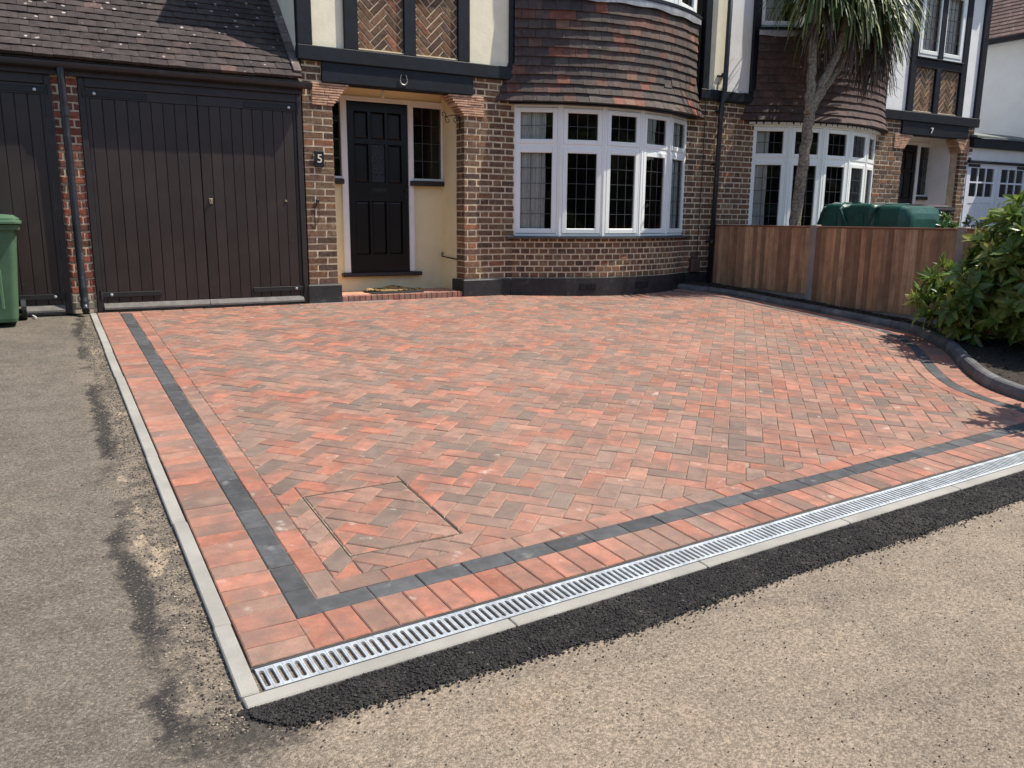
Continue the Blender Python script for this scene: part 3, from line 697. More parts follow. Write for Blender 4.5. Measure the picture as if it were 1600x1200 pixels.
HW5 = [7, 6, 5, 3, 1, 5, 3, .6]
HT7 = [(.085, .052, .045), (.078, .05, .045), (.095, .056, .048)]
def htone(p, w_): t = random.choices(p, w_)[0]; k = U(.82, 1.2); return (t[0]*k, t[1]*k, t[2]*k, rnd())
def light_frame(bw, M, wd, z0, z1, split, leads=(2, 4, 1), sashmat=UPVC, part=None, deep=.06):
    """one light of a bay: sash frames, panes and lead lattice as sub-parts of the window"""
    cells = [(z0, split), (split, z1)] if split else [(z0, z1)]
    for ci, (a, b) in enumerate(cells):
        x0, x1 = -wd/2 + .038, wd/2 - .038; a2, b2 = a + .022, b - .022; sw = .062 if b-a > .8 else .058
        m = MB()
        for bx in [(x0, x0+sw, -.012, .035, a2, b2), (x1-sw, x1, -.012, .035, a2, b2), (x0+sw, x1-sw, -.0115, .035, a2, a2+sw), (x0+sw, x1-sw, -.0115, .035, b2-sw, b2)]: m.box(*bx, M=M, c=.006)
        m.build('sash', sashmat, bw)
        gx0, gx1, g0, g1 = x0+sw-.004, x1-sw+.004, a2+sw-.004, b2-sw+.004
        MB().add([(gx0, .012, g0), (gx1, .012, g0), (gx1, .012, g1), (gx0, .012, g1)], [(0, 1, 2, 3)], M=M).build('pane', GLASS, bw)
        m = MB(); nv, nh = leads[0], leads[1] if (ci == 0) else leads[2]
        for i in range(nv): x = gx0 + (gx1-gx0)*(i+1)/(nv+1); m.box(x-.0035, x+.0035, .0085, .0155, g0, g1, M=M)
        for i in range(nh): z = g0 + (g1-g0)*(i+1)/(nh+1); m.box(gx0, gx1, .009, .015, z-.0035, z+.0035, M=M)
        m.build('lead_lattice', LEADC, bw)
def bay_window(house, z0, z1, split, nl, RW, th):
    m = MB(); edges = [-th + 2*th*i/nl for i in range(nl+1)]
    P = lambda t, R=RW: (XC + R*math.sin(t), YC - R*math.cos(t))
    for i, t in enumerate(edges):            # mullions
        x, y = P(t); M = frame(x, y, 0, math.cos(t), math.sin(t)); e = .036 if 0 < i < nl else .046
        m.box(-e, e, -.006, .07, z0, z1, M=M, c=.004)
        if 0 < i < nl: m.box(-.008, .008, -.014, -.0055, z0, z1, M=M)
    lights = []
    for i in range(nl):
        a, b = Vector(P(edges[i])), Vector(P(edges[i+1])); c = (a+b)/2; d = (b-a).normalized(); L = (b-a).length
        M = frame(c.x, c.y, 0, d.x, d.y); lights.append((M, L)); e = L/2 - .034
        for (za, zb) in [(z0, z0+.03), (z1-.03, z1)] + ([(split-.026, split+.026)] if split else []): m.box(-e, e, -.003, .066, za, zb, M=M, c=.003)
    bw = m.build('bay_window', UPVC, house)
    for M, L in lights: light_frame(bw, M, L, z0+.012, z1-.012, split)
    return bw
def arcwall(m, R0, R1, th, z0, z1, n=28): m.arcband(arc(R1), -th*R1, th*R1, n, R0-R1, 0, z0, z1)

def herring_panel(house, x0, x1, z0, z1, indiv, mort):
    pn = ob('brick_panel', mort, house, (x0, x1, .0, .05, z0, z1))
    items = []; Ah = .0755; L3 = 3
    for i in range(-40, 60):
        for j in range(-60, 60):
            c = (i - j) % 6
            if c == 0: cells = (i, j, i+3, j+1)
            elif c == 5: cells = (i, j, i+1, j+3)
            else: continue
            p = [((a-b)*Ah*c45 + x0 + .2, (a+b)*Ah*c45 + 3.0) for a, b in [(cells[0], cells[1]), (cells[2], cells[1]), (cells[2], cells[3]), (cells[0], cells[3])]]
            for a, b in [((x0, z1), (x0, z0)), ((x0, z0), (x1, z0)), ((x1, z0), (x1, z1)), ((x1, z1), (x0, z1))]:
                p = clip(p, a, b)
                if len(p) < 3: break
            if len(p) < 3 or area(p) < .0006: continue
            q = [v for k, v in enumerate(p) if (v[0]-p[k-1][0])**2 + (v[1]-p[k-1][1])**2 > 1e-6]
            if len(q) < 3: continue
            cx = sum(v[0] for v in q)/len(q); cz = sum(v[1] for v in q)/len(q)
            vs, fs = paver_geo([(v[0]-cx, v[1]-cz) for v in q], .005, .0065)
            # plan x,y -> wall x,z, top of the block facing the street
            M = Matrix.Translation((cx, -.008 + U(-.002, .003), cz)) @ Matrix.Rotation(math.pi/2, 4, 'X')
            items.append((None, [(x, y, max(z, -.03)) for x, y, z in vs], fs, M, btone()))
    pieces(items, 'brick', pn, (BRICK, BRICKJ), 150, 'bricks', force_join=not indiv)
    ob('mortar_ledge', mort, pn, (x0, x1, -.03, .0, z0-.005, z0+.012), c=.003)

def make_house(main_, label, render, porchcol, mort, tpal, twt, hindiv):
    H = thing('semi_detached_house', (3., 1., 0), label, 'house')
    # ---- ground floor walls (mortar body) and bricks
    ob('wall', mort, H, (2.64, 5.42, .25, .3, 2.32, 2.58))
    def wallpart(m_, its):
        wp = m_.build('wall', mort, H); return [q + (wp,) for q in its]
    it = wallpart(MB().box(.03, .35, .005, .62, .0, 2.58), lay(straight(.025, 0, 1, 0), 0, .335, .2, 2.158, 'pillar') + lay(straight(.025, 0, 1, 0), 0, .10, 2.157, 2.383) + lay(straight(.025, 0, 1, 0), 0, .215, 2.382, 2.585))
    it += wallpart(MB().box(1.9635, 2.64, .005, .62, .0, 2.58), lay(straight(1.955, 0, 1, 0), 0, .69, .2, 2.158) + lay(straight(2.215, 0, 1, 0), 0, .43, 2.157, 2.383) + lay(straight(2.07, 0, 1, 0), 0, .575, 2.382, 2.585) + lay(straight(1.955, .21, 0, -1), 0, .2, .2, 2.158, 'pillar'))
    it += wallpart(MB().box(5.42, 6.045, .005, .3, 0, 2.58), lay(straight(5.40, 0, 1, 0), 0, .645, .2, 2.585))
    m = MB(); arcwall(m, RB-.12, RB-.005, TH+.005, 0, .70); it += wallpart(m, lay(arc(RB), -TH*RB, TH*RB, .2, .713, 'header'))
    pieces(it, 'brick', None, (BRICK, BRICKJ), 300, 'bricks', force_join=not main_)
    # ---- plinth
    for bx in ((.0, .392, -.03, .3, -.05, .205), (1.925, 2.60, -.03, .3, -.05, .205), (5.40, 6.044, -.03, .1, -.08, .205)): ob('plinth', PLINTH, H, bx, c=.012)
    m = MB(); m.arcband(arc(RB+.035), -TH*(RB+.035), TH*(RB+.035), 30, -.1, 0, -.08, .205)
    pl = m.build('plinth', PLINTH, H)
    for t in (-.20, .13, .47):
        x, y, tx, ty = arc(RB+.036)(t*RB); M = frame(x, y, 0, tx, ty)
        m = MB(); m.box(-.11, .11, -.004, .012, .055, .135, M=M); ab = m.build('air_brick', BLACKP, pl)
        m = MB()
        for k in range(9): m.box(-.098+k*.022, -.09+k*.022, -.008, -.0035, .062, .128, M=M)
        m.build('vent_bars', PLINTH, pl)
    # ---- porch
    p = ob('porch_lining', porchcol, H, (.33, .72, .62, .70, .05, 1.39), (1.54, 2.03, .62, .70, .05, 1.39), (.72, 1.54, .62, .70, .05, .24), (.33, 2.03, .62, .70, 2.335, 2.45), (.33, .36, .62, .70, 1.39, 2.335), (1.96, 2.03, .62, .70, 1.39, 2.335),
           (.351, .37, .2, .62, .05, 2.45), (1.945, 1.9635, .215, .62, .05, 2.45), (.33, 2.03, .05, .62, 2.435, 2.47))
    st = ob('step', STEPT, H, (.375, 1.94, .10, .62, -.02, .062))
    items = []
    for k in range(22):
        a = .394 + k*.0695
        vs, fs = brick_geo(.064, .085, .11, k % 5); items.append((('edge', k % 5), vs, fs, Matrix.Translation((a + .033, -.012, .022)), (lambda t: (t[0]*1.1, t[1], t[2], t[3]))(ptone([5, 6, 5, 3, 0, 0]))))
    pieces(items, 'step_brick', st, (PAVER, PAVERJ), 60, 'step_bricks', force_join=not main_)
    ob('step_bed', SAND, st, (.394, 1.92, -.006, .10, -.04, .06))
    # corbels of creasing tiles, stepping into the opening
    for sgn, xa, xb, nmx in ((1, .13, .362, .55), (-1, 2.215, 1.955, 1.74)):
        m = MB(); nL = 9
        for k in range(nL):
            z = 2.135 + k*.0262; e = xb + (nmx - xb)*((k+.6)/nL)**1.1; lo, hi = sorted((xa, e)); q = lo
            while q < hi - .01:
                L = min(U(.13, .2), hi - q); m.box(q+.001, q+L-.002, -.012 - U(0, .006), .2, z+.002, z+.0215, c=.003); q += L
        c_ = m.build('corbel', CORBEL, H)
        lo, hi = sorted((xa, xb + (nmx-xb)*.25)); ob('corbel_mortar', mort, c_, (min(xa, xb)+.004, max(xa, xb)-.004, .0, .19, 2.135, 2.372), (min(xb, (xb+nmx)/2), max(xb, (xb+nmx)/2), .004, .18, 2.25, 2.37))
    # door set
    fr = ob('door_frame', WHITEP, H, (.635, .712, .585, .66, .285, 2.345), (1.488, 1.556, .585, .66, .285, 2.345), (.712, 1.488, .5855, .66, 2.292, 2.345), (1.556, 1.965, .5865, .66, 2.27, 2.345), (1.93, 1.965, .5865, .66, 1.395, 2.27), (1.556, 1.93, .5875, .66, 1.395, 1.425),
            (.36, .635, .5865, .66, 2.27, 2.345), (.36, .635, .5875, .66, 1.395, 1.425), c=.006)
    dm = MB(); dm.box(.716, 1.484, .625, .66, .285, 2.288)
    pan = [(.80, .975, 1.36, 1.81), (1.225, 1.40, 1.36, 1.81), (.80, .975, 1.87, 2.18), (1.225, 1.40, 1.87, 2.18), (1.01, 1.19, 1.87, 2.18), (.80, .975, .50, 1.14), (1.01, 1.19, .50, 1.14), (1.225, 1.40, .50, 1.14), (1.01, 1.19, 1.36, 1.81)]
    xs_ = [.716, .80, .975, 1.01, 1.19, 1.225, 1.40, 1.484]
    for a, b in ((.716, .80), (.975, 1.01), (1.19, 1.225), (1.40, 1.484)): dm.box(a, b, .606, .6255, .285, 2.288)
    for a, b in ((.80, .975), (1.01, 1.19), (1.225, 1.40)):
        for c_, d_ in ((.285, .50), (1.14, 1.36), (1.81, 1.87), (2.18, 2.288)): dm.box(a, b, .6063, .6255, c_, d_)
    dr_ = dm.build('front_door', DOORB, H)
    for i, (a, b, c_, d_) in enumerate(pan[:-1]):
        m = MB(); i2 = .028; m.add([(a, .6235, c_), (b, .6235, c_), (b, .6235, d_), (a, .6235, d_), (a+i2, .610, c_+i2), (b-i2, .610, c_+i2), (b-i2, .610, d_-i2), (a+i2, .610, d_-i2)],
              [(4, 5, 6, 7), (0, 1, 5, 4), (1, 2, 6, 5), (2, 3, 7, 6), (3, 0, 4, 7)]); m.build('door_panel', DOORB, dr_)
    a, b, c_, d_ = pan[-1]; m = MB()
    for i in range(12):
        for j in range(22):
            xx, zz = a+.008+(b-a-.016)*i/12, c_+.01+(d_-c_-.02)*j/22; e1, e2 = (b-a-.016)/12, (d_-c_-.02)/22; hgt = lambda q, r: .619 + .004*math.sin(q*190+math.sin(r*40)*2)*math.sin(r*70)
            m.add([(xx, hgt(xx, zz), zz), (xx+e1, hgt(xx+e1, zz), zz), (xx+e1, hgt(xx+e1, zz+e2), zz+e2), (xx, hgt(xx, zz+e2), zz+e2)], [(0, 1, 2, 3)])
    m.build('obscured_pane', plain('obscured_glass', (.006, .006, .007), .3, .3, 20, None), dr_)
    ob('letter_box', plain('dark_metal', (.03, .03, .032), .35, .1, 10, None, metal=.6), dr_, (1.0, 1.2, .598, .607, 1.245, 1.305), (1.02, 1.18, .593, .5985, 1.26, 1.29), c=.002)
    m = MB(); m.tube([(1.445, .606, 1.28), (1.445, .57, 1.28)], .012, 10); m.tube([(1.445, .606, 1.20), (1.445, .595, 1.20)], .018, 10); m.build('door_latch', IRON, dr_)
    ob('threshold', BROWNSILL, H, (.60, 1.63, .54, .62, .236, .283), c=.006)
    for (a, b) in ((1.556, 1.93), (.36, .635)):
        MB().add([(a, .61, 1.425), (b, .61, 1.425), (b, .61, 2.27), (a, .61, 2.27)], [(0, 1, 2, 3)]).build('pane', GLASS, fr)
        m = MB()
        for i in range(2): x = a + (b-a)*(i+1)/3; m.box(x-.004, x+.004, .606, .614, 1.425, 2.27)
        for i in range(3): z = 1.425 + .845*(i+1)/4; m.box(a, b, .6065, .6135, z-.004, z+.004)
        m.build('lead_lattice', LEADC, fr)
    ob('window_sill', BROWNSILL, H, (1.50, 1.945, .53, .64, 1.335, 1.3925), c=.005); ob('window_sill', BROWNSILL, H, (.371, .645, .53, .64, 1.335, 1.3925), c=.005)
    # ---- timber frame and panels
    ob('beam', BLACKP, H, (-.015, 2.615, -.055, .05, 2.582, 2.732), c=.008)
    ob('lintel', BLACKP, H, (.242, 2.068, -.03, .18, 2.374, 2.5815), c=.006)
    for a, b in ((-.012, .147), (.506, .66), (1.199, 1.34), (1.868, 2.02), (2.555, 2.66)):
        m = MB(); m.box(a, b, -.045, .05, 2.7325, 4.85, c=.007); m.v = [(x + .004*math.sin(z*5+a*9), y, z) for x, y, z in m.v]; m.build('post', BLACKP, H)
    ob('beam', BLACKP, H, (.66, 1.868, -.043, .05, 3.44, 3.575), c=.008)
    ob('render_panel', render, H, (.147, .506, -.006, .05, 2.7325, 4.85)); ob('render_panel', render, H, (2.02, 2.555, -.006, .05, 2.7325, 4.85))
    ob('render_panel', render, H, (.66, 1.868, -.006, .05, 4.7, 4.85))
    herring_panel(H, .66, 1.199, 2.745, 3.44, hindiv, mort); herring_panel(H, 1.34, 1.868, 2.745, 3.44, hindiv, mort)
    # first floor window over the porch
    wn_ = ob('window', UPVC, H, (.66, .70, -.03, .05, 3.60, 4.70), (1.828, 1.868, -.03, .05, 3.60, 4.70), (.70, 1.828, -.0295, .05, 3.60, 3.645), (.70, 1.828, -.0295, .05, 4.655, 4.70), (1.235, 1.295, -.0298, .05, 3.645, 4.655), c=.005)
    for a, b in ((.70, 1.235), (1.295, 1.828)): light_frame(wn_, frame((a+b)/2, -.025, 0, 1, 0), b-a+.07, 3.63, 4.67, None, (3, 4, 0))
    ob('window_sill', BLACKP, H, (.64, 1.89, -.07, .02, 3.576, 3.599), c=.004)
    # right of the bay
    pa, pb = (5.62, 5.735) if main_ else (5.43, 5.565)
    m = MB(); m.box(pa, pb, -.045, .05, 2.7325, 4.85, c=.007); m.build('post', BLACKP, H)
    ob('beam', BLACKP, H, (pa-.02, 6.043, -.05, .05, 2.60, 2.732), c=.008)
    ob('drip_board', BROWNSILL if main_ else BLACKP, H, (pa-.02, 6.043, -.035, .02, 2.586, 2.5985))
    ob('render_panel', render, H, (pb, 6.043, -.006, .05, 2.7325, 4.85))
    # ---- bay: window, sill, hung tiles, lead, upper window
    bw = bay_window(H, .732, 2.322, 1.835, 5, RB-.035, TH)
    m = MB(); m.arcband(arc(RB+.062), -(TH+.03)*(RB+.062), (TH+.03)*(RB+.062), 40, -.16, 0, .702, .728); m.build('window_sill', SLATE, H)
    m = MB(); arcwall(m, RB-.1, RB+.03, TH+.02, 2.324, 3.5); bk = m.build('bay_wall', BLACKP, H)
    if not main_:
        m = MB(); m.arcband(arc(RB+.03), -(TH+.015)*(RB+.03), (TH+.015)*(RB+.03), 40, -.08, 0, 2.3225, 2.352); m.build('fascia', WHITEP, H)
    zb = 2.335 if main_ else 2.365
    def kick(z): q = max(0., (2.80 - z)/.48); return .085*q*q + .0
    items = []; TW = .164; row = 0; z = zb; HG = .105
    while z < 3.48:
        R = RB + .055 + kick(z); half = R*math.acos(min(1, (YC + (.02 if z > 2.75 else .0))/R)) if True else 0
        if z > 2.72: half = min(half, R*math.asin(min(1, 1.40/R)) + .04 + (kick(z)))
        slope_ = (kick(z) - kick(z + HG))/HG
        n = round(2*half/TW); off = TW/2 if row % 2 else 0; q = -half
        edges_ = [-half] + [(-half + off + k*TW) for k in range(1 if off == 0 else 0, n+1) if -half + .03 < -half + off + k*TW < half - .03] + [half]
        for a, b in zip(edges_, edges_[1:]):
            wd = b - a; var = random.randrange(4); key = ('h', round(wd, 3), var); vs, fs = hung_tile_geo(round(wd, 3) - (.003 if main_ else .001), .14, .017, var)
            x, y, tx, ty = arc(R)((a+b)/2); slip = -.028 if (main_ and row == 3 and abs((a+b)/2 - .66) < TW/2) else 0
            M = frame(x, y, z + slip + U(-.003, .003), tx, ty) @ Matrix.Rotation(-math.atan(slope_) - .06 + U(-.015, .015), 4, 'X') @ Matrix.Rotation(U(-.012, .012) + (slip*1.4), 4, 'Y')
            items.append((key, vs, fs, M, htone(tpal, twt)))
        z += HG; row += 1
    pieces(items, 'hung_tile', bk, (HUNGT, HUNGTJ), 300, 'hung_tiles', force_join=not main_)
    m = MB(); m.arcband(arc(RB+.13), -(TH+.06)*(RB+.13), (TH+.06)*(RB+.13), 48, -.11, 0, zb+.003, zb+.014); m.build('eaves_strip', BLACKP, H)
    m = MB(); vs = []; nA = 60
    for i in range(nA+1):
        s_ = -1 + 2*i/nA
        for R, z in ((RB+.03, 3.62), (RB+.085, 3.60), (RB+.092, 3.585), (RB+.088, 3.515 + .008*math.sin(i*.55) + .006*math.sin(i*.23))):
            t = s_*math.asin(1.46/R); vs.append((XC + R*math.sin(t), YC - R*math.cos(t), z))
    m.add(vs, [(i*4+k, i*4+k+1, (i+1)*4+k+1, (i+1)*4+k) for i in range(nA) for k in range(3)]); m.build('lead_flashing', LEADF, H)
    m = MB(); m.arcband(arc(RB+.10), -(TH)*(RB+.1), TH*(RB+.1), 40, -.2, 0, 3.60, 3.635); m.build('bay_sill', BLACKP, H)
    bay_window(H, 3.638, 4.70, None, 5, RB-.0, TH)
    m = MB(); arcwall(m, RB-.1, RB+.08, TH+.02, 4.70, 4.95); m.build('bay_head', BLACKP, H)
    # ---- shell: flank wall, rooms behind the windows, eaves and roof
    sh = ob('flank_wall', render, H, (.0, .03, .05, 8., 0, 4.85), (.03, 6.04, 8., 8.05, 0, 4.85), (6.03, 6.044, .31, 8., 0, 4.85))
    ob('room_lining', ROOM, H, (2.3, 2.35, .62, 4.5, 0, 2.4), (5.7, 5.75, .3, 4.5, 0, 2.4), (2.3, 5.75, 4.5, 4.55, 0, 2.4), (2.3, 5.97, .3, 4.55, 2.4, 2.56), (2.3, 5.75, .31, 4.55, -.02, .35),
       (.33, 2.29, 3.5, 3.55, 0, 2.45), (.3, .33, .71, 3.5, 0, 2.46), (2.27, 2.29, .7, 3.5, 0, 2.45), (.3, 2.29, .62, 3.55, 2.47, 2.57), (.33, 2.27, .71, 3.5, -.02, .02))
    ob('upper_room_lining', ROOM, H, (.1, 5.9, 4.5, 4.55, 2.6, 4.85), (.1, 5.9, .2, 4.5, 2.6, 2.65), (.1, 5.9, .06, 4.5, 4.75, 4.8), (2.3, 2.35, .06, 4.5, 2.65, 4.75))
    m = MB(); m.box(-.02, 6.044, -.17, .06, 4.95, 5.0); m.box(-.02, 6.044, -.02, .055, 4.85, 4.95); m.build('soffit', BLACKP, H)
    m = MB(); m.add([(-.15, -.2, 5.0), (6.044, -.2, 5.0), (6.044, 4.1, 8.4), (2.2, 4.1, 8.4), (-.15, 8.6, 5.0), (6.044, 8.6, 5.0)], [(0, 1, 2, 3), (0, 3, 4), (4, 3, 2, 5), (0, 4, 5, 1)]); m.build('roof', ROOFPLAIN, H)
    return H
ROOFPLAIN = plain('main_roof_tiles', (.1, .07, .06), .9, .3, 14, (.6, .02, 12))
H5 = make_house(True, 'brown brick semi-detached house with cream timbered upper floor and bow window, house number 5', CREAM, YELLOWR, MORTAR, HT5, HW5, True)
FLIP = 6.045
H7 = make_house(False, 'brick semi-detached house with white timbered upper floor behind the palm, house number 7', WHITER, WHITER, MORTAR7, HT7, [1, 1, 1], False)
FLIP = None

# rainwater pipe on the party line
m = MB(); m.tube([(6.0, -.10, 5.0), (5.975, -.10, 2.75), (5.955, -.075, 2.52), (5.905, -.072, -.0)], .036, 12); dp = m.build('downpipe', PIPEB, H5, smooth=True)
for z in (2.9, 2.42, 1.7, .62): 
    px_ = 5.905 + .02*z; m = MB(); m.tube([(px_, -.088 if z > 2.6 else -.072, z), (px_, -.088 if z > 2.6 else -.072, z+.05)], .043, 12); m.box(px_-.06, px_+.06, -.03, -.005, z+.015, z+.035); m.build('pipe_clip', PIPEB, dp)
m = MB(); m.tube([(5.93, -.012, 2.85), (5.925, -.014, 2.7), (5.93, -.02, 2.58)], .006, 6); m.build('cable', IRON, H5)
m = MB(); m.tube([(5.72, -.012, 2.55), (5.722, -.012, 1.5), (5.70, -.012, .45)], .005, 6); m.build('cable', IRON, H5)

# curtains in the bay windows
def curtain(name, th0, th1, z0, z1, label, grp=None, R=RB-.13):
    m = MB(); n = 46; vs = []
    for i in range(n+1):
        t = th0 + (th1-th0)*i/n; RR = R + .022*math.sin(i*1.35) + .008*math.sin(i*.47)
        for k in range(7):
            z = z0 + (z1-z0)*k/6; sp = 1 + .03*math.sin(k*1.1 + i*.2); vs.append((XC + RR*sp*math.sin(t) if False else XC + RR*math.sin(t), YC - (RR + .006*math.sin(k*2.1+i))*math.cos(t), z))
    m.add(vs, [(i*7+k, (i+1)*7+k, (i+1)*7+k+1, i*7+k+1) for i in range(n) for k in range(6)]); return m.build(name, CURT, smooth=True, label=label, cat='curtain', group=grp)
curtain('curtain', -TH+.03, -TH+.165, .62, 2.28, 'white curtain behind the left light of the bow window beside the porch of number 5')
curtain('curtain', TH-.15, TH-.04, .62, 2.28, 'white curtain behind the narrow right light of the ground floor bow window nearest the drainpipe')
FLIP = 6.045
curtain('curtain', TH-.12, TH-.04, .62, 2.28, 'pale curtain at the left edge of the ground floor bow window behind the palm')
curtain('curtain', -TH+.03, -TH+.2, .62, 2.28, 'pale curtain at the right end of the ground floor bow window above the green tank')
curtain('curtain', TH-.16, TH-.03, 3.6, 4.65, 'grey curtain in the upstairs window left of the palm crown', R=RB-.11)
m = MB(); vs = []
for i in range(61):
    x = .70 + 1.13*i/60
    for k in range(5): vs.append((x, .085 + .016*math.sin(i*1.1) + .005*math.sin(i*2.7), 3.62 + .26*k))
m.add(vs, [(i*5+k, (i+1)*5+k, (i+1)*5+k+1, i*5+k+1) for i in range(60) for k in range(4)]); m.build('curtain', CURT, smooth=True, label='white net curtain in the upstairs window over the porch of number 7', cat='curtain')
FLIP = None

# ------------------------------------------------------------------ garages on the left
G = thing('double_garage', (-2.2, .5, 0), 'attached double garage with tiled roof and dark brown plank doors', 'garage')
def garage_doors(xa, xb, order):
    """pair of leaves between xa and xb"""
    mid = (xa+xb)/2 + .004
    ob('door_frame', GARFR, G, (xa-.055, xa, -.012, .1, 0, 2.235), (xb, xb+.055, -.012, .1, 0, 2.235), (xa, xb, -.015, .1, 2.142, 2.235), c=.004)
    ob('head_board', GARFR, G, (xa-.05, xb+.05, -.03, .05, 2.2355, 2.258), c=.004)
    for li, (a, b, hinge) in enumerate(((xa+.004, mid-.003, -1), (mid+.003, xb-.004, 1))):
        lf = ob('door_leaf', GARFR, G, (a, b, .028, .06, .09, 2.138), (a, b, .0045, .0285, 2.045, 2.138), (a if hinge < 0 else b-.03, a+.03 if hinge < 0 else b, .0045, .0285, .09, 2.0445), label=None)
        x0, x1 = (a+.031, b) if hinge < 0 else (a, b-.031); n = 9; items = []
        wd = (x1-x0)/n
        for k in range(n):
            mm = MB(); mm.box(-wd/2+.002, wd/2-.002, 0, .022, 0, 1.951, c=.0035); g_ = U(.85, 1.15)
            items.append((('plk', round(wd, 3)), mm.v, mm.f, Matrix.Translation((x0+wd*(k+.5), .0055+U(-.0006, .0008), .092)), (.0265*g_, .0178*g_, .0152*g_, rnd())))
        pieces(items, 'plank', lf, (DOORW, DOORWJ))
        m = MB(); m.box(a+(.0 if hinge < 0 else .02), b-(.02 if hinge < 0 else 0), -.035, .03, .028, .04); m.add([(a, -.038, .028), (b, -.038, .028), (b, -.038, .045), (a, -.038, .045), (a, .004, .088), (b, .004, .088), (a, .004, .028), (b, .004, .028)], [(0, 1, 2, 3), (3, 2, 5, 4), (0, 3, 4, 6), (1, 7, 5, 2)]); m.build('weather_bar', WBOARD, lf)
        for z in (.172, 2.085):
            h0, h1 = (a-.03, a+.54) if hinge < 0 else (b-.54, b+.03)
            m = MB(); m.box(h0, h1, -.006, .0044, z-.024, z+.024, c=.002); xh = h0+.01 if hinge < 0 else h1-.01; m.tube([(xh, -.008, z-.045), (xh, -.008, z+.045)], .013, 8); sp = m.build('strap_hinge', IRON, lf)
            xb_ = h0+.105 if hinge < 0 else h1-.105; m = MB(); m.tube([(xb_, -.006, z), (xb_, -.013, z), (xb_, -.016, z)], [.015, .014, .006], 10); m.build('hinge_bolt', STEEL, lf)
        if order == 0 and li == 1:
            m = MB(); m.box(a+.055, a+.09, -.004, .0055, 1.075, 1.13, c=.002); m.tube([(a+.072, -.004, 1.115), (a+.072, -.014, 1.115), (a+.072, -.016, 1.10)], .008, 8); m.build('lock_plate', BRASS, lf)
            m = MB(); m.tube([(b-.145, .0055, 1.117), (b-.145, -.006, 1.117)], .013, 10); m.build('lock_cylinder', BRASS, lf)
garage_doors(-2.055, -.045, 0); garage_doors(-4.40, -2.39, 1)
gw = ob('wall', MORTAR7, G, (-2.325, -2.116, .006, .35, 0, 2.3)); ob('wall', MORTAR7, G, (-4.7, -4.46, .008, .35, 0, 2.3)); ob('floor', MORTAR7, G, (-4.7, .02, .06, 5., -.01, .002)); ob('wall', MORTAR7, G, (-4.7, .0, 4.9, 5., 0, 2.3))
RBT = [(.24, .075, .05), (.2, .065, .045), (.15, .07, .05), (.28, .09, .055), (.13, .065, .05)]
it = lay(straight(-2.331, 0, 1, 0), 0, .221, .0, 2.30, 'flemish', zbase=.19, tone=lambda: btone(RBT, [3, 3, 3, 2, 2])) + lay(straight(-2.331, 0, 1, 0), 0, .221, .0, .19, 'flemish', zbase=.04, tone=lambda: (.3*U(.8, 1.1), .24*U(.8, 1.1), .16, rnd()))
pieces(it, 'brick', gw, (BRICK, BRICKJ))
# eaves: fascia, gutter, downpipe
ob('fascia', GARFR, G, (-4.75, .02, -.055, -.036, 2.225, 2.352), (-4.75, .02, -.0355, .0, 2.2585, 2.272))
m = MB(); vs = []; prof = [(.056*math.cos(t), .056*math.sin(t)) for t in [math.pi + math.pi*k/10 for k in range(11)]]; prof2 = [(.05*math.cos(t), .05*math.sin(t)) for t in [2*math.pi - math.pi*k/10 for k in range(11)]]
pr = prof + prof2
for x in (-4.75, .085): vs += [(x, -.113 + a, 2.328 + b) for a, b in pr]
nP = len(pr); m.add(vs, [(k, nP+k, nP+(k+1) % nP, (k+1) % nP) for k in range(nP)] + [tuple(range(nP)), tuple(range(nP, 2*nP))[::-1]])
gut = m.build('gutter', PIPEB, G)
for x in (-3.2, -1.78, -.9, .06):
    m = MB(); 
    for sx in (0, .035):
        pass
    vs = [(x+sx, -.113 + a*1.07, 2.328 + b*1.07) for sx in (0, .035) for a, b in prof]
    m.add(vs, [(k, 11+k, 12+k, k+1) for k in range(10)]); m.build('gutter_bracket', PIPEB, gut)
m = MB(); m.tube([(-2.245, -.113, 2.31), (-2.245, -.113, 2.22), (-2.243, -.105, 2.12), (-2.24, -.08, 1.98), (-2.24, -.07, 1.9), (-2.232, -.07, .5), (-2.226, -.075, .10), (-2.224, -.115, .045), (-2.224, -.14, .035)], .034, 14, caps=False); dpp = m.build('downpipe', PIPEB, G, smooth=True)
for z0_, z1_, y_ in ((1.86, 1.95, -.07), (.17, .26, -.07), (.075, .13, -.075)):
    m = MB(); m.tube([(-2.236 if z0_ > 1 else -2.228, y_, z0_), (-2.236 if z0_ > 1 else -2.228, y_, z1_)], .039, 14, caps=True); m.build('pipe_socket', PIPEB, dpp, smooth=False)
m = MB(); m.tube([(-2.224, -.139, .0352), (-2.224, -.138, .0355)], .030, 14); m.build('pipe_mouth', BLACKB, dpp)
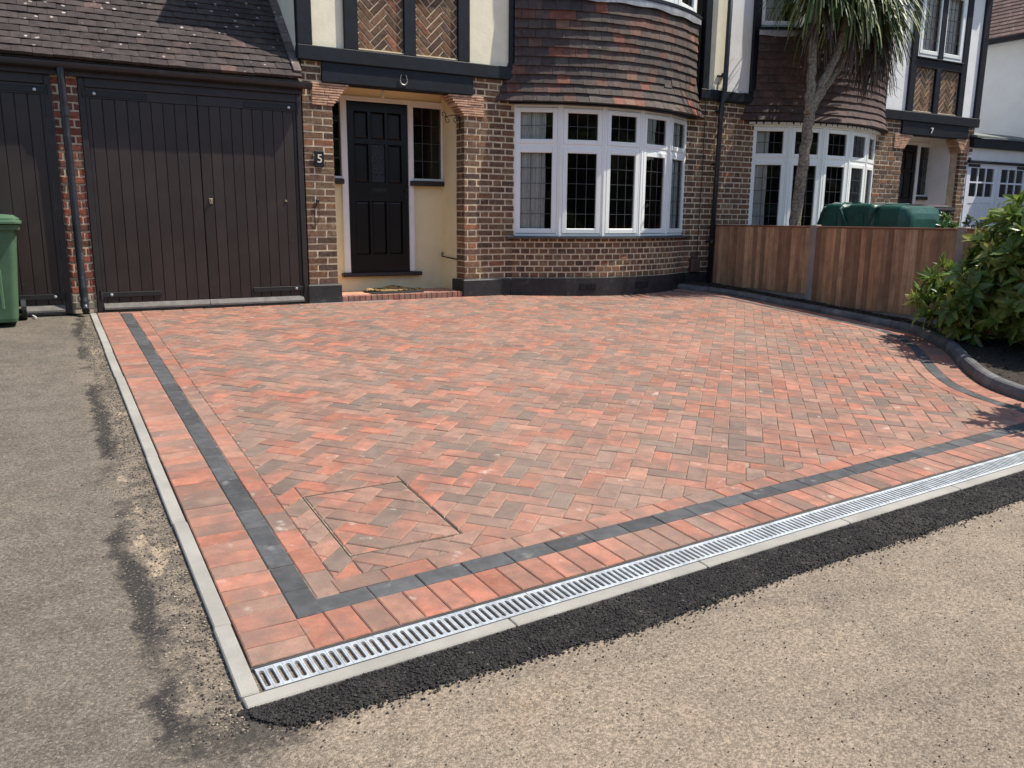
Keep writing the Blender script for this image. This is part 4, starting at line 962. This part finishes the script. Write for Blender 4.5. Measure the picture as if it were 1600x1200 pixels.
# roof tiles on a 45 degree slope
PT45 = R_(45)
GT = [(.085, .066, .061), (.076, .058, .055), (.095, .073, .066), (.105, .073, .064), (.07, .054, .052), (.15, .095, .084)]
items = []; gz0 = 2.362; gy0 = -.15; TWR = .163
def rtile(var):
    rs = random.Random(var+3); j = lambda a: (rs.random()-.5)*a; a = TWR/2 - .0015; ln = .165; th = .026
    top = [(-a, 0, .0), (-a/2, -.002, .002), (0, j(.005), .003), (a/2, j(.004), .002), (a, j(.003), 0)]
    vs = [(x, y+j(.003), z+th+.011) for x, y, z in top] + [(x, y, z+.006) for x, y, z in top] + [(x, ln, z*.8+th-.006) for x, y, z in top]
    fs = [(k, k+1, 10+k+1, 10+k) for k in range(4)] + [(5+k, 5+k+1, k+1, k) for k in range(4)] + [(5, 0, 10), (4, 9, 14)]
    return vs, fs
for r in range(44):
    d = r*.1; y, z = gy0 + d*math.cos(PT45), gz0 + d*math.sin(PT45)
    x = -.01 - (TWR/2 if r % 2 else 0); 
    x -= TWR/2
    if r % 2: pass
    while x > -4.9:
        var = random.randrange(5); vs, fs = rtile(var); k = U(.52, .68); t = random.choices(GT, [7, 6, 5, 2, 4, .35])[0]
        M = Matrix.Translation((x, y, z + .012*math.sin(x*.9) + .004*math.sin(x*2.3+r) + U(-.002, .003))) @ Matrix.Rotation(PT45 + U(-.02, .02), 4, 'X') @ Matrix.Rotation(U(-.012, .012), 4, 'Z')
        items.append((('r', var), vs, fs, M, (t[0]*k, t[1]*k, t[2]*k, rnd()))); x -= TWR
roof = MB(); yr = gy0 + 4.4*math.cos(PT45); zr = gz0 + 4.4*math.sin(PT45)
roof.add([(-4.9, gy0+.02, gz0-.02), (.0, gy0+.02, gz0-.02), (.0, yr, zr-.015), (-4.9, yr, zr-.015), (-4.9, yr+4, 2.3), (.0, yr+4, 2.3)], [(0, 1, 2, 3), (3, 2, 5, 4)])
rf = roof.build('roof', ROOFPLAIN, G)
pieces(items, 'roof_tile', rf, (ROOFT, ROOFTJ), 300, 'roof_tiles')
# raised abutment tiles up the right-hand edge
items = []
for k in range(14):
    d = k*.16; mm = MB(); mm.box(-.045, .04, 0, .155, .018, .05, c=.005); g_ = U(.8, 1.2)
    items.append((('vt',), mm.v, mm.f, Matrix.Translation((-.045, gy0 + .04 + d*math.cos(PT45), gz0 + .05 + d*math.sin(PT45))) @ Matrix.Rotation(PT45 + U(-.03, .03), 4, 'X'), (.14*g_, .11*g_, .1*g_, rnd())))
pieces(items, 'verge_tile', rf, (ROOFT, ROOFTJ))

# ------------------------------------------------------------------ fence
FN = thing('fence', (5.97, -2.8, 0), 'low brown featheredge board fence with concrete posts beside the planting bed', 'fence')
FT = [(.43, .235, .125), (.38, .205, .11), (.48, .28, .155), (.31, .165, .095), (.44, .27, .16)]
for (ya, yb) in ((-.03, -1.80), (-1.905, -3.735), (-3.845, -5.675), (-5.785, -7.2)):
    pn = ob('panel', FENCEWJ, FN, (5.985, 6.02, yb, ya, .70, .75), (5.985, 6.02, yb, ya, .2, .25))
    L = ya - yb; n = round(L/.074); wd = L/n; items = []
    for k in range(n):
        zb = gz((ya+yb)/2) + .082 + U(-.004, .004); ht = .862 - zb
        th0, th1 = .016, .004; vs = [(-th1, -wd/2+.0025, 0), (-th0-.004, wd/2-.001, 0), (.002, wd/2-.001, 0), (.002, -wd/2+.0025, 0)]
        vs = [(x, y, z) for x, y, z in vs] + [(x, y, 1) for x, y, z in vs]
        fs = [(3, 2, 1, 0), (4, 5, 6, 7), (0, 1, 5, 4), (1, 2, 6, 5), (2, 3, 7, 6), (3, 0, 4, 7)]
        t = random.choice(FT); g = U(.6, 1.35)
        M = Matrix.Translation((5.965 + U(-.001, .002), ya - wd*(k+.5), zb)) @ Matrix.Rotation(U(-.004, .004), 4, 'X') @ Matrix.Diagonal((1, 1, ht, 1))
        items.append((('b', round(wd, 3)), vs, [f[::-1] for f in fs], M, (t[0]*g, t[1]*g, t[2]*g, rnd())))
    pieces(items, 'board', pn, (FENCEW, FENCEWJ))
    MB().box(5.94, 6.03, yb+.002, ya-.002, .863, .885, tone=(.2, .1, .065, .3), c=.004).build('capping', FENCEWJ, pn)
    zg = gz((ya+yb)/2); ob('gravel_board', CONCP, pn, (5.970, 6.01, yb+.002, ya-.002, zg-.1, zg+.097), c=.004)
for y in (-.0, -1.852, -3.79, -5.73):
    m = MB(); q = .05 if y < -.1 else .03; m.box(5.935, 6.035, y-q, y+q-(.032 if y > -.1 else 0), -.5, .90 if y < -.1 else .868, c=.008); m.build('post', CONCP, FN)

# ------------------------------------------------------------------ leaves
def leaf_geo(ln, wd, fold, droop, seed=0):
    rs = random.Random(seed); P = [(0, .08), (.22, .62), (.45, 1.), (.7, .8), (.88, .38), (1, .02)]; vs = []; fs = []
    for t, q in P:
        y = ln*t; z = -droop*ln*t*t; h = wd/2*q
        wv = .04*wd*math.sin(t*9 + seed); vs += [(-h, y, z + fold*h + wv), (0, y, z), (h, y, z + fold*h - wv)]
    for i in range(len(P)-1):
        a, b = i*3, i*3+3; fs += [(a, a+1, b+1, b), (a+1, a+2, b+2, b+1)]
    return vs, fs
LV = [leaf_geo(1, .36, .35, .18, 1), leaf_geo(1, .40, .25, .3, 2), leaf_geo(1, .33, .5, .1, 3), leaf_geo(1, .38, .3, .42, 4)]
LTONE = [(.17, .24, .05), (.13, .2, .042), (.23, .295, .065), (.08, .145, .033), (.36, .37, .1)]
def shrub(name, blobs, ntips, ln, label, cat, stems=18, base=None, tones=LTONE, wts=(5, 5, 4, 4, 2), indiv=300, per=(8, 12), group=None):
    c0 = Vector(blobs[0][0]); base = base or (c0.x, c0.y, gz(c0.y)); T = thing(name, base, label, cat, group); items = []; tips = []
    wt = [b[1][0]*b[1][1]*b[1][2] for b in blobs]
    for i in range(ntips):
        c, r = random.choices(blobs, wt)[0]
        d = Vector((random.gauss(0, 1), random.gauss(0, 1), random.gauss(0, 1))).normalized(); k = rnd()**.33*(1 + .16*mnoise.noise(d*2.3 + Vector(c)))
        p = Vector((c[0] + d.x*r[0]*k, c[1] + d.y*r[1]*k, c[2] + d.z*r[2]*k))
        if p.z < gz(p.y) + .05: continue
        tips.append(p); ax = (Vector((d.x, d.y, d.z*.6 + .45)) + Vector((U(-.4, .4), U(-.4, .4), U(-.3, .3)))).normalized()
        n = random.randint(*per); a0 = U(0, 6.28); q0 = ax.to_track_quat('Z', 'Y').to_matrix().to_4x4(); tn = random.choices(tones, wts)[0]
        for j in range(n):
            az = a0 + j*2.4; el = R_(U(5, 60)) if j > 2 else R_(U(50, 80)); L = ln*U(.5, 1.2); g = U(.7, 1.3); v = random.randrange(4)
            M = Matrix.Translation(p + ax*(ln*.35*(j/n - .6))) @ q0 @ Matrix.Rotation(az, 4, 'Z') @ Matrix.Rotation(el, 4, 'X') @ Matrix.Rotation(U(-.4, .4), 4, 'Y') @ Matrix.Diagonal((L, L, L, 1))
            items.append((('lf', v), LV[v][0], LV[v][1], M, (tn[0]*g*U(.85, 1.15), tn[1]*g, tn[2]*g, rnd())))
    m = MB(); b = Vector(base)
    for p in random.sample(tips, min(stems, len(tips))): m.tube([b + Vector((U(-.08, .08), U(-.08, .08), -.02)), b.lerp(p, .5) + Vector((U(-.08, .08), U(-.08, .08), .08)), p], [.013, .009, .004], 5)
    m.build('stem', STEM, T)
    if indiv: pieces(items, 'leaf', T, (LEAFM, LEAFJ), indiv, 'foliage')
    else: pieces(items, 'leaf', T, (LEAFM, LEAFJ), 1, 'foliage', force_join=True)
    return T
shrub('laurel_shrub', [((5.52, -4.98, .60), (.60, .66, .66)), ((5.42, -4.42, .24), (.50, .66, .38)), ((5.35, -5.35, .35), (.5, .6, .5))], 560, .17, 'large glossy green leafed shrub overhanging the curved kerb at right', 'shrub')
shrub('laurel_shrub', [((3.86, -6.46, .72), (.46, .30, .45)), ((4.1, -6.6, .2), (.4, .4, .5))], 230, .15, 'leafy shrub added out of view beyond the right edge to cast a shadow on the drive', 'shrub', indiv=0)  # added outside the frame for its shadow on the front of the paving
TSM = [(.06, .12, .03), (.09, .17, .04), (.05, .1, .03)]
shrub('garden_plant', [((7.45, -2.5, .84), (.22, .26, .22))], 30, .12, 'bright green broad leafed plant behind the fence beside the green tank', 'plant', stems=8, base=(7.45, -2.5, 0), tones=TSM, wts=(2, 3, 1), indiv=120)
shrub('garden_plant', [((7.6, -3.1, .85), (.3, .4, .18)), ((7.9, -3.4, .95), (.2, .3, .25))], 46, .10, 'dark leafed plant behind the fence in front of the white garage door', 'plant', stems=8, base=(7.7, -3.2, 0), tones=[(.035, .06, .03), (.05, .085, .035)], wts=(2, 1), indiv=100)

# ------------------------------------------------------------------ palm-like tree
TR = thing('cordyline_palm', (6.5, -1.1, 0), 'tall cabbage palm with forked trunk and drooping strap leaves in front of number 7', 'palm tree')
m = MB()
def limb(P, R0, R1, seg=12):
    Q = catmull([Vector(q) for q in P], 7) if False else [Vector(q) for q in P]; pts = []
    for i in range(len(Q)-1):
        for j in range(6): pts.append(Q[i].lerp(Q[i+1], j/6))
    pts.append(Q[-1]); sm = [pts[0]] + [(pts[i-1] + pts[i]*2 + pts[i+1])/4 for i in range(1, len(pts)-1)] + [pts[-1]]
    n = len(sm); m.tube([q + Vector((.008*math.sin(i*1.7), .008*math.cos(i*2.1), 0)) for i, q in enumerate(sm)], [R0 + (R1-R0)*i/(n-1) + .004*math.sin(i*2.9) for i in range(n)], seg)
limb([(6.36, -1.1, -.05), (6.42, -1.1, .6), (6.48, -1.1, 1.3), (6.54, -1.1, 1.9), (6.575, -1.1, 2.42)], .084, .068)
limb([(6.55, -1.1, 2.34), (6.60, -1.06, 2.8), (6.63, -1.02, 3.3), (6.70, -1.0, 4.15)], .064, .05)
limb([(6.56, -1.1, 2.36), (6.74, -1.12, 2.75), (6.98, -1.14, 3.15), (7.2, -1.15, 4.1)], .057, .046)
limb([(6.58, -1.1, 2.38), (6.86, -1.05, 2.70), (7.2, -1.0, 3.02), (7.68, -1.02, 3.95)], .057, .044)
m.build('trunk', BARK, TR, smooth=True)
PALMJ = piece_mat('palm_leaf', 'GEO', rough=.5, var=(.75, 1.3), scale=9, bump=(.2, .002, 50), spec=.4)
for hx, hy, hz, nl, dead in ((6.70, -1.0, 4.18, 360, 40), (7.22, -1.15, 4.12, 400, 60), (7.74, -1.02, 3.98, 480, 140)):
    cm = MB()
    for i in range(nl + dead):
        isd = i >= nl; az = U(0, 6.283); el = R_(U(-75, -35)) if isd else R_(random.triangular(-55, 88, 10)); L = U(.6, 1.05) if not isd else U(.5, .8)
        d = Vector((math.cos(az), math.sin(az), 0)); p = Vector((hx, hy, hz + U(-.35, .1) - (.3 if isd else 0))); vel = d*math.cos(el) + Vector((0, 0, math.sin(el))); n = 7; wd = U(.013, .021); side = Vector((-d.y, d.x, 0)); vs = []
        cur = p + vel*.03
        for k in range(n+1):
            t = k/n; w_ = wd*(.7 + .5*t if t < .4 else (1.35 - t)*.95) ; vs += [cur - side*w_ + Vector((0, 0, .004)), cur + side*w_ + Vector((0, 0, .004))]
            cur = cur + vel*(L/n); vel = (vel + Vector((0, 0, -.26 - .20*t)) + d*.02).normalized()
        if isd: tn = random.choice([(.11, .075, .06), (.08, .055, .05), (.15, .11, .08)])
        else: tn = random.choice([(.085, .13, .035), (.06, .105, .03), (.12, .16, .045), (.17, .18, .06)])
        g = U(.7, 1.25); cm.add(vs, [(2*k, 2*k+1, 2*k+3, 2*k+2) for k in range(n)], (tn[0]*g, tn[1]*g, tn[2]*g, rnd()))
    cm.build('crown', PALMJ, TR, kind='stuff')
# hanging flower stalk of dead seed sprays
m = MB()
for i in range(190):
    p = Vector((7.70, -1.15, 3.62)); q = p + Vector((U(-.25, .35), U(-.25, .25), -U(.3, 1.0))); e = q + Vector((U(-.04, .12), U(-.05, .05), -U(.02, .1))); m.tube([p, p.lerp(q, .5) + Vector((.08, 0, .05)), q, e], [.006, .005, .004, .002], 4, tone=(.1, .075, .055, rnd()))
m.build('seed_spray', PALMJ, TR, kind='stuff')

# ------------------------------------------------------------------ green tank behind the fence
TK = thing('storage_tank', (7.03, -2.08, 0), 'dark green moulded plastic tank with ribbed top behind the fence', 'tank')
def loft_tank(secs, name):
    m = MB(); n = 36; vs = []
    for y, hw, top, xo in secs:
        y = -1.2 + (y + 1.2)*.84
        for k in range(n):
            t = 2*math.pi*k/n; c, s = math.cos(t), math.sin(t); e = .2; zc = top/2
            vs.append((7.05 + xo + hw*math.copysign(abs(c)**e, c), y, zc + (top/2)*math.copysign(abs(s)**e, s)))
    m.add(vs, [(i*n+k, i*n+(k+1) % n, (i+1)*n+(k+1) % n, (i+1)*n+k) for i in range(len(secs)-1) for k in range(n)] + [tuple(range(n))[::-1], tuple(range((len(secs)-1)*n, len(secs)*n))])
    return m.build(name, GREEND, TK)
loft_tank([(-1.20, .22, .95, 0), (-1.215, .27, 1.02, 0), (-1.26, .31, 1.09, 0), (-1.36, .345, 1.165, 0), (-1.40, .35, 1.18, 0), (-1.66, .35, 1.18, 0), (-1.69, .345, 1.17, 0), (-1.72, .325, 1.145, 0), (-1.78, .325, 1.145, 0), (-1.82, .345, 1.165, 0), (-1.85, .35, 1.175, 0), (-2.22, .35, 1.172, 0), (-2.26, .34, 1.16, 0), (-2.30, .32, 1.14, 0), (-2.36, .32, 1.14, 0)], 'tank_body')
loft_tank([(-2.34, .31, 1.12, 0), (-2.36, .345, 1.145, 0), (-2.43, .365, 1.155, 0), (-2.74, .365, 1.145, 0), (-2.84, .34, 1.12, 0), (-2.885, .29, 1.05, 0), (-2.90, .24, .98, 0)], 'tank_end')
m = MB(); m.tube([(7.05, -1.55, 1.17), (7.05, -1.55, 1.2)], .09, 16); m.build('filler_cap', GREEND, TK)
for q in ([(6.71, -1.26, .9), (6.70, -1.36, 1.12), (6.86, -1.40, 1.178), (7.3, -1.42, 1.178)], [(6.70, -1.75, .88), (6.70, -1.62, 1.10), (6.83, -1.58, 1.18), (7.3, -1.56, 1.18)], [(6.69, -2.05, .88), (6.71, -2.13, 1.11), (6.85, -2.18, 1.165), (7.3, -2.2, 1.165)]):
    m = MB(); m.tube(q, [.012, .02, .02, .014], 6); m.build('fold', GREEND, TK)
for y in (-1.5, -1.92):
    ob('rib', GREEND, TK, (6.682, 6.705, y-.07, y+.07, .2, 1.06), c=.01)

# ------------------------------------------------------------------ wheeled bins
def bin_(x, y, rz, mat, label, sc=1., cat='bin'):
    B = thing('wheelie_bin', (x, y, gz(y)), label, cat); z0 = gz(y) - .005; Mx = Matrix.Translation((x, y, z0)) @ Matrix.Rotation(rz, 4, 'Z') @ Matrix.Scale(sc, 4)
    def rr(hw, y0, y1, z, r=.05, n=5):
        out = []
        for cx, cy, a0 in ((hw-r, y1-r, 0), (-hw+r, y1-r, 90), (-hw+r, y0+r, 180), (hw-r, y0+r, 270)):
            for k in range(n+1): t = R_(a0 + 90*k/n); out.append((cx + r*math.cos(t), cy + r*math.sin(t), z))
        return out
    def loft(secs, name, closed=True, parent=None):
        m = MB(); vs = [q for s in secs for q in s]; n = len(secs[0])
        fs = [(i*n+k, i*n+(k+1) % n, (i+1)*n+(k+1) % n, (i+1)*n+k) for i in range(len(secs)-1) for k in range(n)]
        if closed: fs += [tuple(range(n))[::-1], tuple(range((len(secs)-1)*n, len(secs)*n))]
        m.add(vs, fs, M=Mx); return m.build(name, mat, parent or B)
    bd = loft([rr(.195, -.20, .22, .03), rr(.20, -.21, .23, .06), rr(.225, -.25, .26, .45), rr(.25, -.29, .29, .80), rr(.252, -.292, .292, .84), rr(.282, -.325, .32, .845), rr(.285, -.33, .325, .89), rr(.27, -.31, .31, .895)], 'body')
    loft([rr(.288, -.36, .33, .896, .06), rr(.302, -.375, .345, .90, .06), rr(.302, -.375, .345, .918, .06), rr(.285, -.355, .325, .925, .06), rr(.283, -.353, .325, .944, .06), rr(.265, -.33, .30, .952, .06), rr(.24, -.29, .27, .972, .08), rr(.12, -.15, .15, .982, .08)], 'lid')
    m = MB(); m.tube([(-.2, .33, .90), (-.2, .40, .93), (.2, .40, .93), (.2, .33, .90)], .014, 8, M=Mx); m.build('handle', mat, B)
    for sx in (-1, 1):
        m = MB(); m.tube([(sx*.225, .22, .1), (sx*.265, .22, .1)], .1, 18, M=Mx); wh = m.build('wheel', BLACKB, B)
    m = MB()
    for k in range(3): m.box(-.16 + k*.12, -.13 + k*.12, -.262, -.24, .15, .5, M=Mx, c=.006)
    m.build('rib', mat, B)
bin_(-2.985, -.335, 0, GREENB, 'green wheelie bin standing by the garage door at the left edge')
bin_(10.02, -.42, 0, BLACKB, 'black bin in the porch of number 7 behind the green tank', 1.28)

# ------------------------------------------------------------------ neighbour's garage and house on the right
G7 = thing('white_garage', (13., .5, 0), 'white garage with small paned doors at the far right', 'garage')
ob('wall', WHITER, G7, (11.93, 14.15, .0, .2, 2.03, 2.245)); ob('wall', WHITER, G7, (11.93, 11.96, .0, .2, 0, 2.03)); ob('wall', WHITER, G7, (13.86, 14.15, .0, .2, 0, 2.03)); ob('back_wall', ROOM, G7, (11.95, 14.1, 4, 4.1, 0, 2.2), (11.95, 14.1, .2, 4, -.01, .01), (11.95, 12., .2, 4., 0, 2.2), (14.1, 14.15, .2, 4., 0, 2.2))
ob('fascia', BLACKP, G7, (11.935, 14.2, -.10, -.0, 2.25, 2.40), c=.01)
ob('head_trim', BLACKP, G7, (11.94, 13.9, -.06, -.002, 1.985, 2.025), c=.004)
m = MB(); m.add([(11.93, -.14, 2.405), (14.2, -.14, 2.405), (14.2, .55, 2.56), (11.93, .55, 2.56), (11.93, -.14, 2.44), (14.2, -.14, 2.44), (14.2, .55, 2.60), (11.93, .55, 2.60), (14.2, 5., 2.62), (11.93, 5., 2.62)], [(4, 5, 6, 7), (0, 1, 5, 4), (7, 6, 8, 9), (0, 4, 7, 3)]); m.build('roof', plain('green_grey_felt', (.16, .18, .165), .9, .2, 8, (.5, .01, 30)), G7)
WHD = plain('white_door_paint', (.72, .75, .80), .5, .05, 4, (.1, .002, 40))
for a, b in ((11.965, 12.90), (12.91, 13.855)):
    lf = ob('door_leaf', WHD, G7, (a, a+.11, -.01, .03, .03, 1.98), (b-.11, b, -.01, .03, .03, 1.98), (a+.11, b-.11, -.0105, .03, 1.90, 1.98), (a+.11, b-.11, -.0105, .03, 1.28, 1.40), (a+.11, b-.11, .005, .02, .03, 1.28))
    x0, x1 = a+.11, b-.11; wd = (x1-x0)/8
    for k in range(8): ob('plank', WHD, lf, (x0+wd*k+.003, x0+wd*(k+1)-.003, -.004, .006, .04, 1.279), c=.003)
    wd = (x1-x0)/3
    for k in (1, 2): ob('glazing_bar', WHD, lf, (x0+wd*k-.015, x0+wd*k+.015, -.006, .025, 1.40, 1.90))
    for k in range(3): ob('glazing_bar', WHD, lf, (x0+wd*k+(.015 if k else 0), x0+wd*(k+1)-(.015 if k < 2 else 0), -.0055, .025, 1.635, 1.665))
    for k in range(3):
        for z0_, z1_ in ((1.40, 1.635), (1.665, 1.90)): MB().add([(x0+wd*k, .012, z0_), (x0+wd*(k+1), .012, z0_), (x0+wd*(k+1), .012, z1_), (x0+wd*k, .012, z1_)], [(0, 1, 2, 3)]).build('pane', GLASS, lf)
    hx = (a+.01, a+.36) if a < 12.5 else (b-.36, b-.01); ob('strap_hinge', IRON, lf, (hx[0], hx[1], -.022, -.0106, 1.915, 1.965), c=.002)
H9 = thing('white_house', (16., 2.5, 0), 'white rendered side wall and brown tiled roof of the house at far right', 'house')
ob('wall', plain('pale_render', (.74, .76, .79), .9, .04, 3, (.3, .005, 20)), H9, (14.25, 22, -4, 9., 0, 4.42))
ob('gutter', BLACKP, H9, (13.98, 14.08, -4.3, 9.3, 4.36, 4.45), (14.08, 14.26, -4.3, 9.3, 4.42, 4.45), c=.01)
m = MB(); nr = 42; tn4 = math.tan(R_(42))
rfb = MB(); rfb.add([(14.02, -4.4, 4.44), (14.02, 9.4, 4.44), (18.2, 9.4, 4.44+4.18*tn4), (18.2, -4.4, 4.44+4.18*tn4), (22.4, 9.4, 4.44), (22.4, -4.4, 4.44)], [(0, 3, 2, 1), (2, 3, 5, 4), (0, 5, 3), (1, 2, 4)]); r9 = rfb.build('roof', ROOFPLAIN, H9)
for r in range(nr):
    x = 14.0 + r*.1; z = 4.45 + r*.1*tn4; y = -4.4 - (.08 if r % 2 else 0)
    while y < 5.5:
        k = U(.8, 1.2); t = (.155*k, .1*k, .085*k, rnd()); m.add([(x, y, z+.03), (x, y+.163, z+.03), (x+.11, y+.163, z+.11*tn4+.012), (x+.11, y, z+.11*tn4+.012), (x, y, z+.005), (x, y+.163, z+.005)], [(0, 3, 2, 1), (4, 0, 1, 5)], t); y += .166
m.build('roof_tiles', ROOFTJ, r9, kind='stuff')

# ------------------------------------------------------------------ small things on and by the house
def text_mesh(ch, size, depth, M, name, mat, parent):
    cu = bpy.data.curves.new('t', 'FONT'); cu.body = ch; cu.size = size; cu.extrude = depth; cu.align_x = 'CENTER'; cu.align_y = 'CENTER'; cu.offset = size*.012
    o = bpy.data.objects.new('t', cu); col.objects.link(o); me = bpy.data.meshes.new_from_object(o); bpy.data.objects.remove(o)
    for v in me.vertices: v.co = M @ v.co
    me.name = name; me.materials.clear(); me.materials.append(mat); q = bpy.data.objects.new(name, me); reg(q, (0, 0, 0), parent); return q
WALLX = Matrix.Rotation(math.pi/2, 4, 'X')
NP = thing('number_plate', (.184, -.02, 1.48), 'small dark plate with a pale numeral 5 on the brick pillar', 'house number')
ob('plate', BLACKP, NP, (.131, .237, -.024, -.006, 1.482, 1.656), c=.006)
text_mesh('5', .125, .002, Matrix.Translation((.186, -.026, 1.569)) @ WALLX, 'numeral', plain('pale_gold', (.72, .66, .5), .4, .1, 20, None, metal=.2), NP)
text_mesh('7', .13, .006, Matrix.Translation((10.79, -.042, 2.455)) @ Matrix.Rotation(.06, 4, 'Y') @ WALLX, 'numeral', plain('white_numeral', (.8, .8, .8), .4, .05, 20, None), H7)
m = MB(); m.tube([(1.178 + .042*math.sin(t), -.045, 2.462 - .048*math.cos(t) + (.02 if abs(t) > 2 else 0)) for t in [-2.5 + 5*k/20 for k in range(21)]], [.006 + .003*math.cos(-2.5+5*k/20) for k in range(21)], 6)
m.build('horseshoe', plain('weathered_iron', (.3, .28, .25), .5, .2, 30, None, metal=.5), label='grey iron horseshoe nailed to the black lintel above the porch', cat='horseshoe')
LN = thing('porch_lamp', (1.055, .3, 2.435), 'small glass lamp hanging under the porch ceiling', 'lamp')
m = MB(); m.tube([(1.055, .3, 2.435), (1.055, .3, 2.40)], .03, 12); m.build('ceiling_rose', BLACKP, LN)
m = MB(); m.tube([(1.055, .3, 2.40), (1.055, .3, 2.385), (1.055, .3, 2.32), (1.055, .3, 2.30)], [.012, .022, .02, .008], 10); m.build('bulb', plain('milky_glass', (.7, .68, .62), .2, .05, 10, None), LN)
BK = thing('hanging_bracket', (1.95, .1, 2.05), 'black wrought iron scroll bracket on the porch pillar', 'bracket')
def spiral(cx, cz, r, t0, t1, y=.1): return [(cx + r*(1 - .6*k/18)*math.cos(t0 + (t1-t0)*k/18), y, cz + r*(1 - .6*k/18)*math.sin(t0 + (t1-t0)*k/18)) for k in range(19)]
m = MB(); m.tube([(1.945, .1, 2.15), (1.945, .1, 1.99)], .008, 6); m.build('back_bar', IRON, BK)
m = MB(); m.tube([(1.94, .1, 2.13), (1.87, .1, 2.15), (1.80, .1, 2.135), (1.75, .1, 2.12)] , .006, 6); m.build('arm', IRON, BK)
for a in ((1.735, 2.15, .035, -1.2, 4.6), (1.79, 2.085, .035, 1.6, 7.6), (1.895, 2.09, .032, 1.2, 7.)): m = MB(); m.tube(spiral(*a), .005, 5); m.build('scroll', IRON, BK)
BP = thing('bell_pull', (.145, -.02, 1.1), 'small black bell fitting with a loop of wire on the left brick pillar', 'bell')
ob('mount', IRON, BP, (.13, .165, -.03, -.002, 1.10, 1.14), c=.004)
m = MB(); m.tube([(.135, -.02, 1.1), (.112, -.018, 1.05), (.108, -.014, .93), (.12, -.012, .85)], .0035, 5); m.tube([(.158, -.02, 1.1), (.16, -.018, .97), (.15, -.014, .93), (.125, -.012, .86)], .0035, 5); m.build('wire', IRON, BP)
m = MB(); m.tube([(1.944, .58, .515), (1.92, .58, .50), (1.918, .56, .465), (1.925, .4, .458), (1.93, .16, .445)], .008, 7); m.build('wall_pipe', IRON, label='thin black pipe running along the yellow porch wall', cat='pipe', smooth=True)
UB = thing('cable_box', (5.64, -.02, .2), 'brown plastic cable box low on the wall by the drainpipe', 'utility box')
ob('cover', plain('brown_plastic', (.10, .06, .05), .5, .15, 8, None), UB, (5.56, 5.72, -.075, -.001, .205, .40), c=.012); ob('cap', plain('brown_plastic_top', (.13, .085, .07), .5, .15, 8, None), UB, (5.585, 5.70, -.05, -.001, .401, .45), c=.012)
# door mats
MT = thing('rubber_mat', (1.12, .25, .062), 'ridged black rubber doormat on the porch step', 'doormat')
RUB = plain('black_rubber', (.05, .048, .045), .8, .2, 30, None)
ob('base', RUB, MT, (.80, 1.44, .06, .46, .0635, .070))
m = MB()
for k in range(30): m.box(.806 + k*.0213, .816 + k*.0213, .065, .455, .0705, .076)
m.build('ridges', RUB, MT, kind='stuff')
def leopard():
    k = NM('leopard_coir', .95); p = k.pos(); vo = k.n('TexVoronoi', Vector=p, Scale=26.); d = vo.outputs['Distance']
    ring = k.math('MULTIPLY', k.ramp(d, .22, .3), k.ramp(d, .42, .5, 1., 0.)); c = k.mix(k.ramp(d, .1, .3), (.25, .14, .05), (.5, .32, .12)); k.col(k.mix(ring, c, (.02, .014, .01))); k.bump(k.noise(p, 220, 3), .7, .006); return k.m
m = MB(); vs = []; nA, nR = 22, 8
for i in range(nA+1):
    t = math.pi*i/nA
    for j in range(nR+1):
        r = j/nR; x = 1.15 - .36*math.cos(t)*r; y = .27 + .30*math.sin(t)*r; z = .082 + .012*math.sin(x*17)*r + .05*max(0, r-.6)*max(0, math.sin(t*1.5 - 1.2)) + .018*math.sin(y*21+x*9)**2*r
        vs += [(x, y, z), (x, y, z-.008)]
q = (nR+1)*2
m.add(vs, [(i*q+j*2, i*q+j*2+2, (i+1)*q+j*2+2, (i+1)*q+j*2) for i in range(nA) for j in range(nR)] + [(i*q+nR*2, i*q+nR*2+1, (i+1)*q+nR*2+1, (i+1)*q+nR*2) for i in range(nA)] + [(e*q+j*2, e*q+j*2+1, e*q+j*2+3, e*q+j*2+2) for e in (0, nA) for j in range(nR)])
m.build('coir_mat', leopard(), label='rumpled half round leopard patterned doormat lying on the rubber mat', cat='doormat')
m = MB(); m.tube([(-2.675, -.06, .004), (-2.648, -.16, -.004)], .008, 8); m.build('litter_tube', WHITEP, label='small white plastic tube lying on the asphalt by the left garage door', cat='litter')

# ------------------------------------------------------------------ unseen hedge across the street, added so the windows mirror something dark
m = MB(); vs = []; nx, nzv = 150, 22
for i in range(nx+1):
    x = -40 + 110*i/nx
    for k in range(nzv+1):
        z = -.7 + 7.*k/nzv; top = 1 - (k/nzv)**3*.5; q = mnoise.noise((x*.35, z*.5, 1))*1.2 + mnoise.noise((x*1.4, z*1.4, 5))*.5
        vs.append((x, -26 + q - 2.2*(k/nzv)**2, z*(1 + .22*mnoise.noise((x*.22, 3, 3)))))
m.add(vs, [(i*(nzv+1)+k, i*(nzv+1)+k+1, (i+1)*(nzv+1)+k+1, (i+1)*(nzv+1)+k) for i in range(nx) for k in range(nzv)])
HEDGE = plain('hedge_foliage', (.045, .07, .025), .9, .5, 3, (1., .3, 4), dirt=((.015, .022, .01), 2, .4, .6, .8))
tag(m.build('reflection_hedge', HEDGE, smooth=False), 'tall green hedge added behind the viewer to give the windows a dark reflection', 'hedge', kind='stuff')
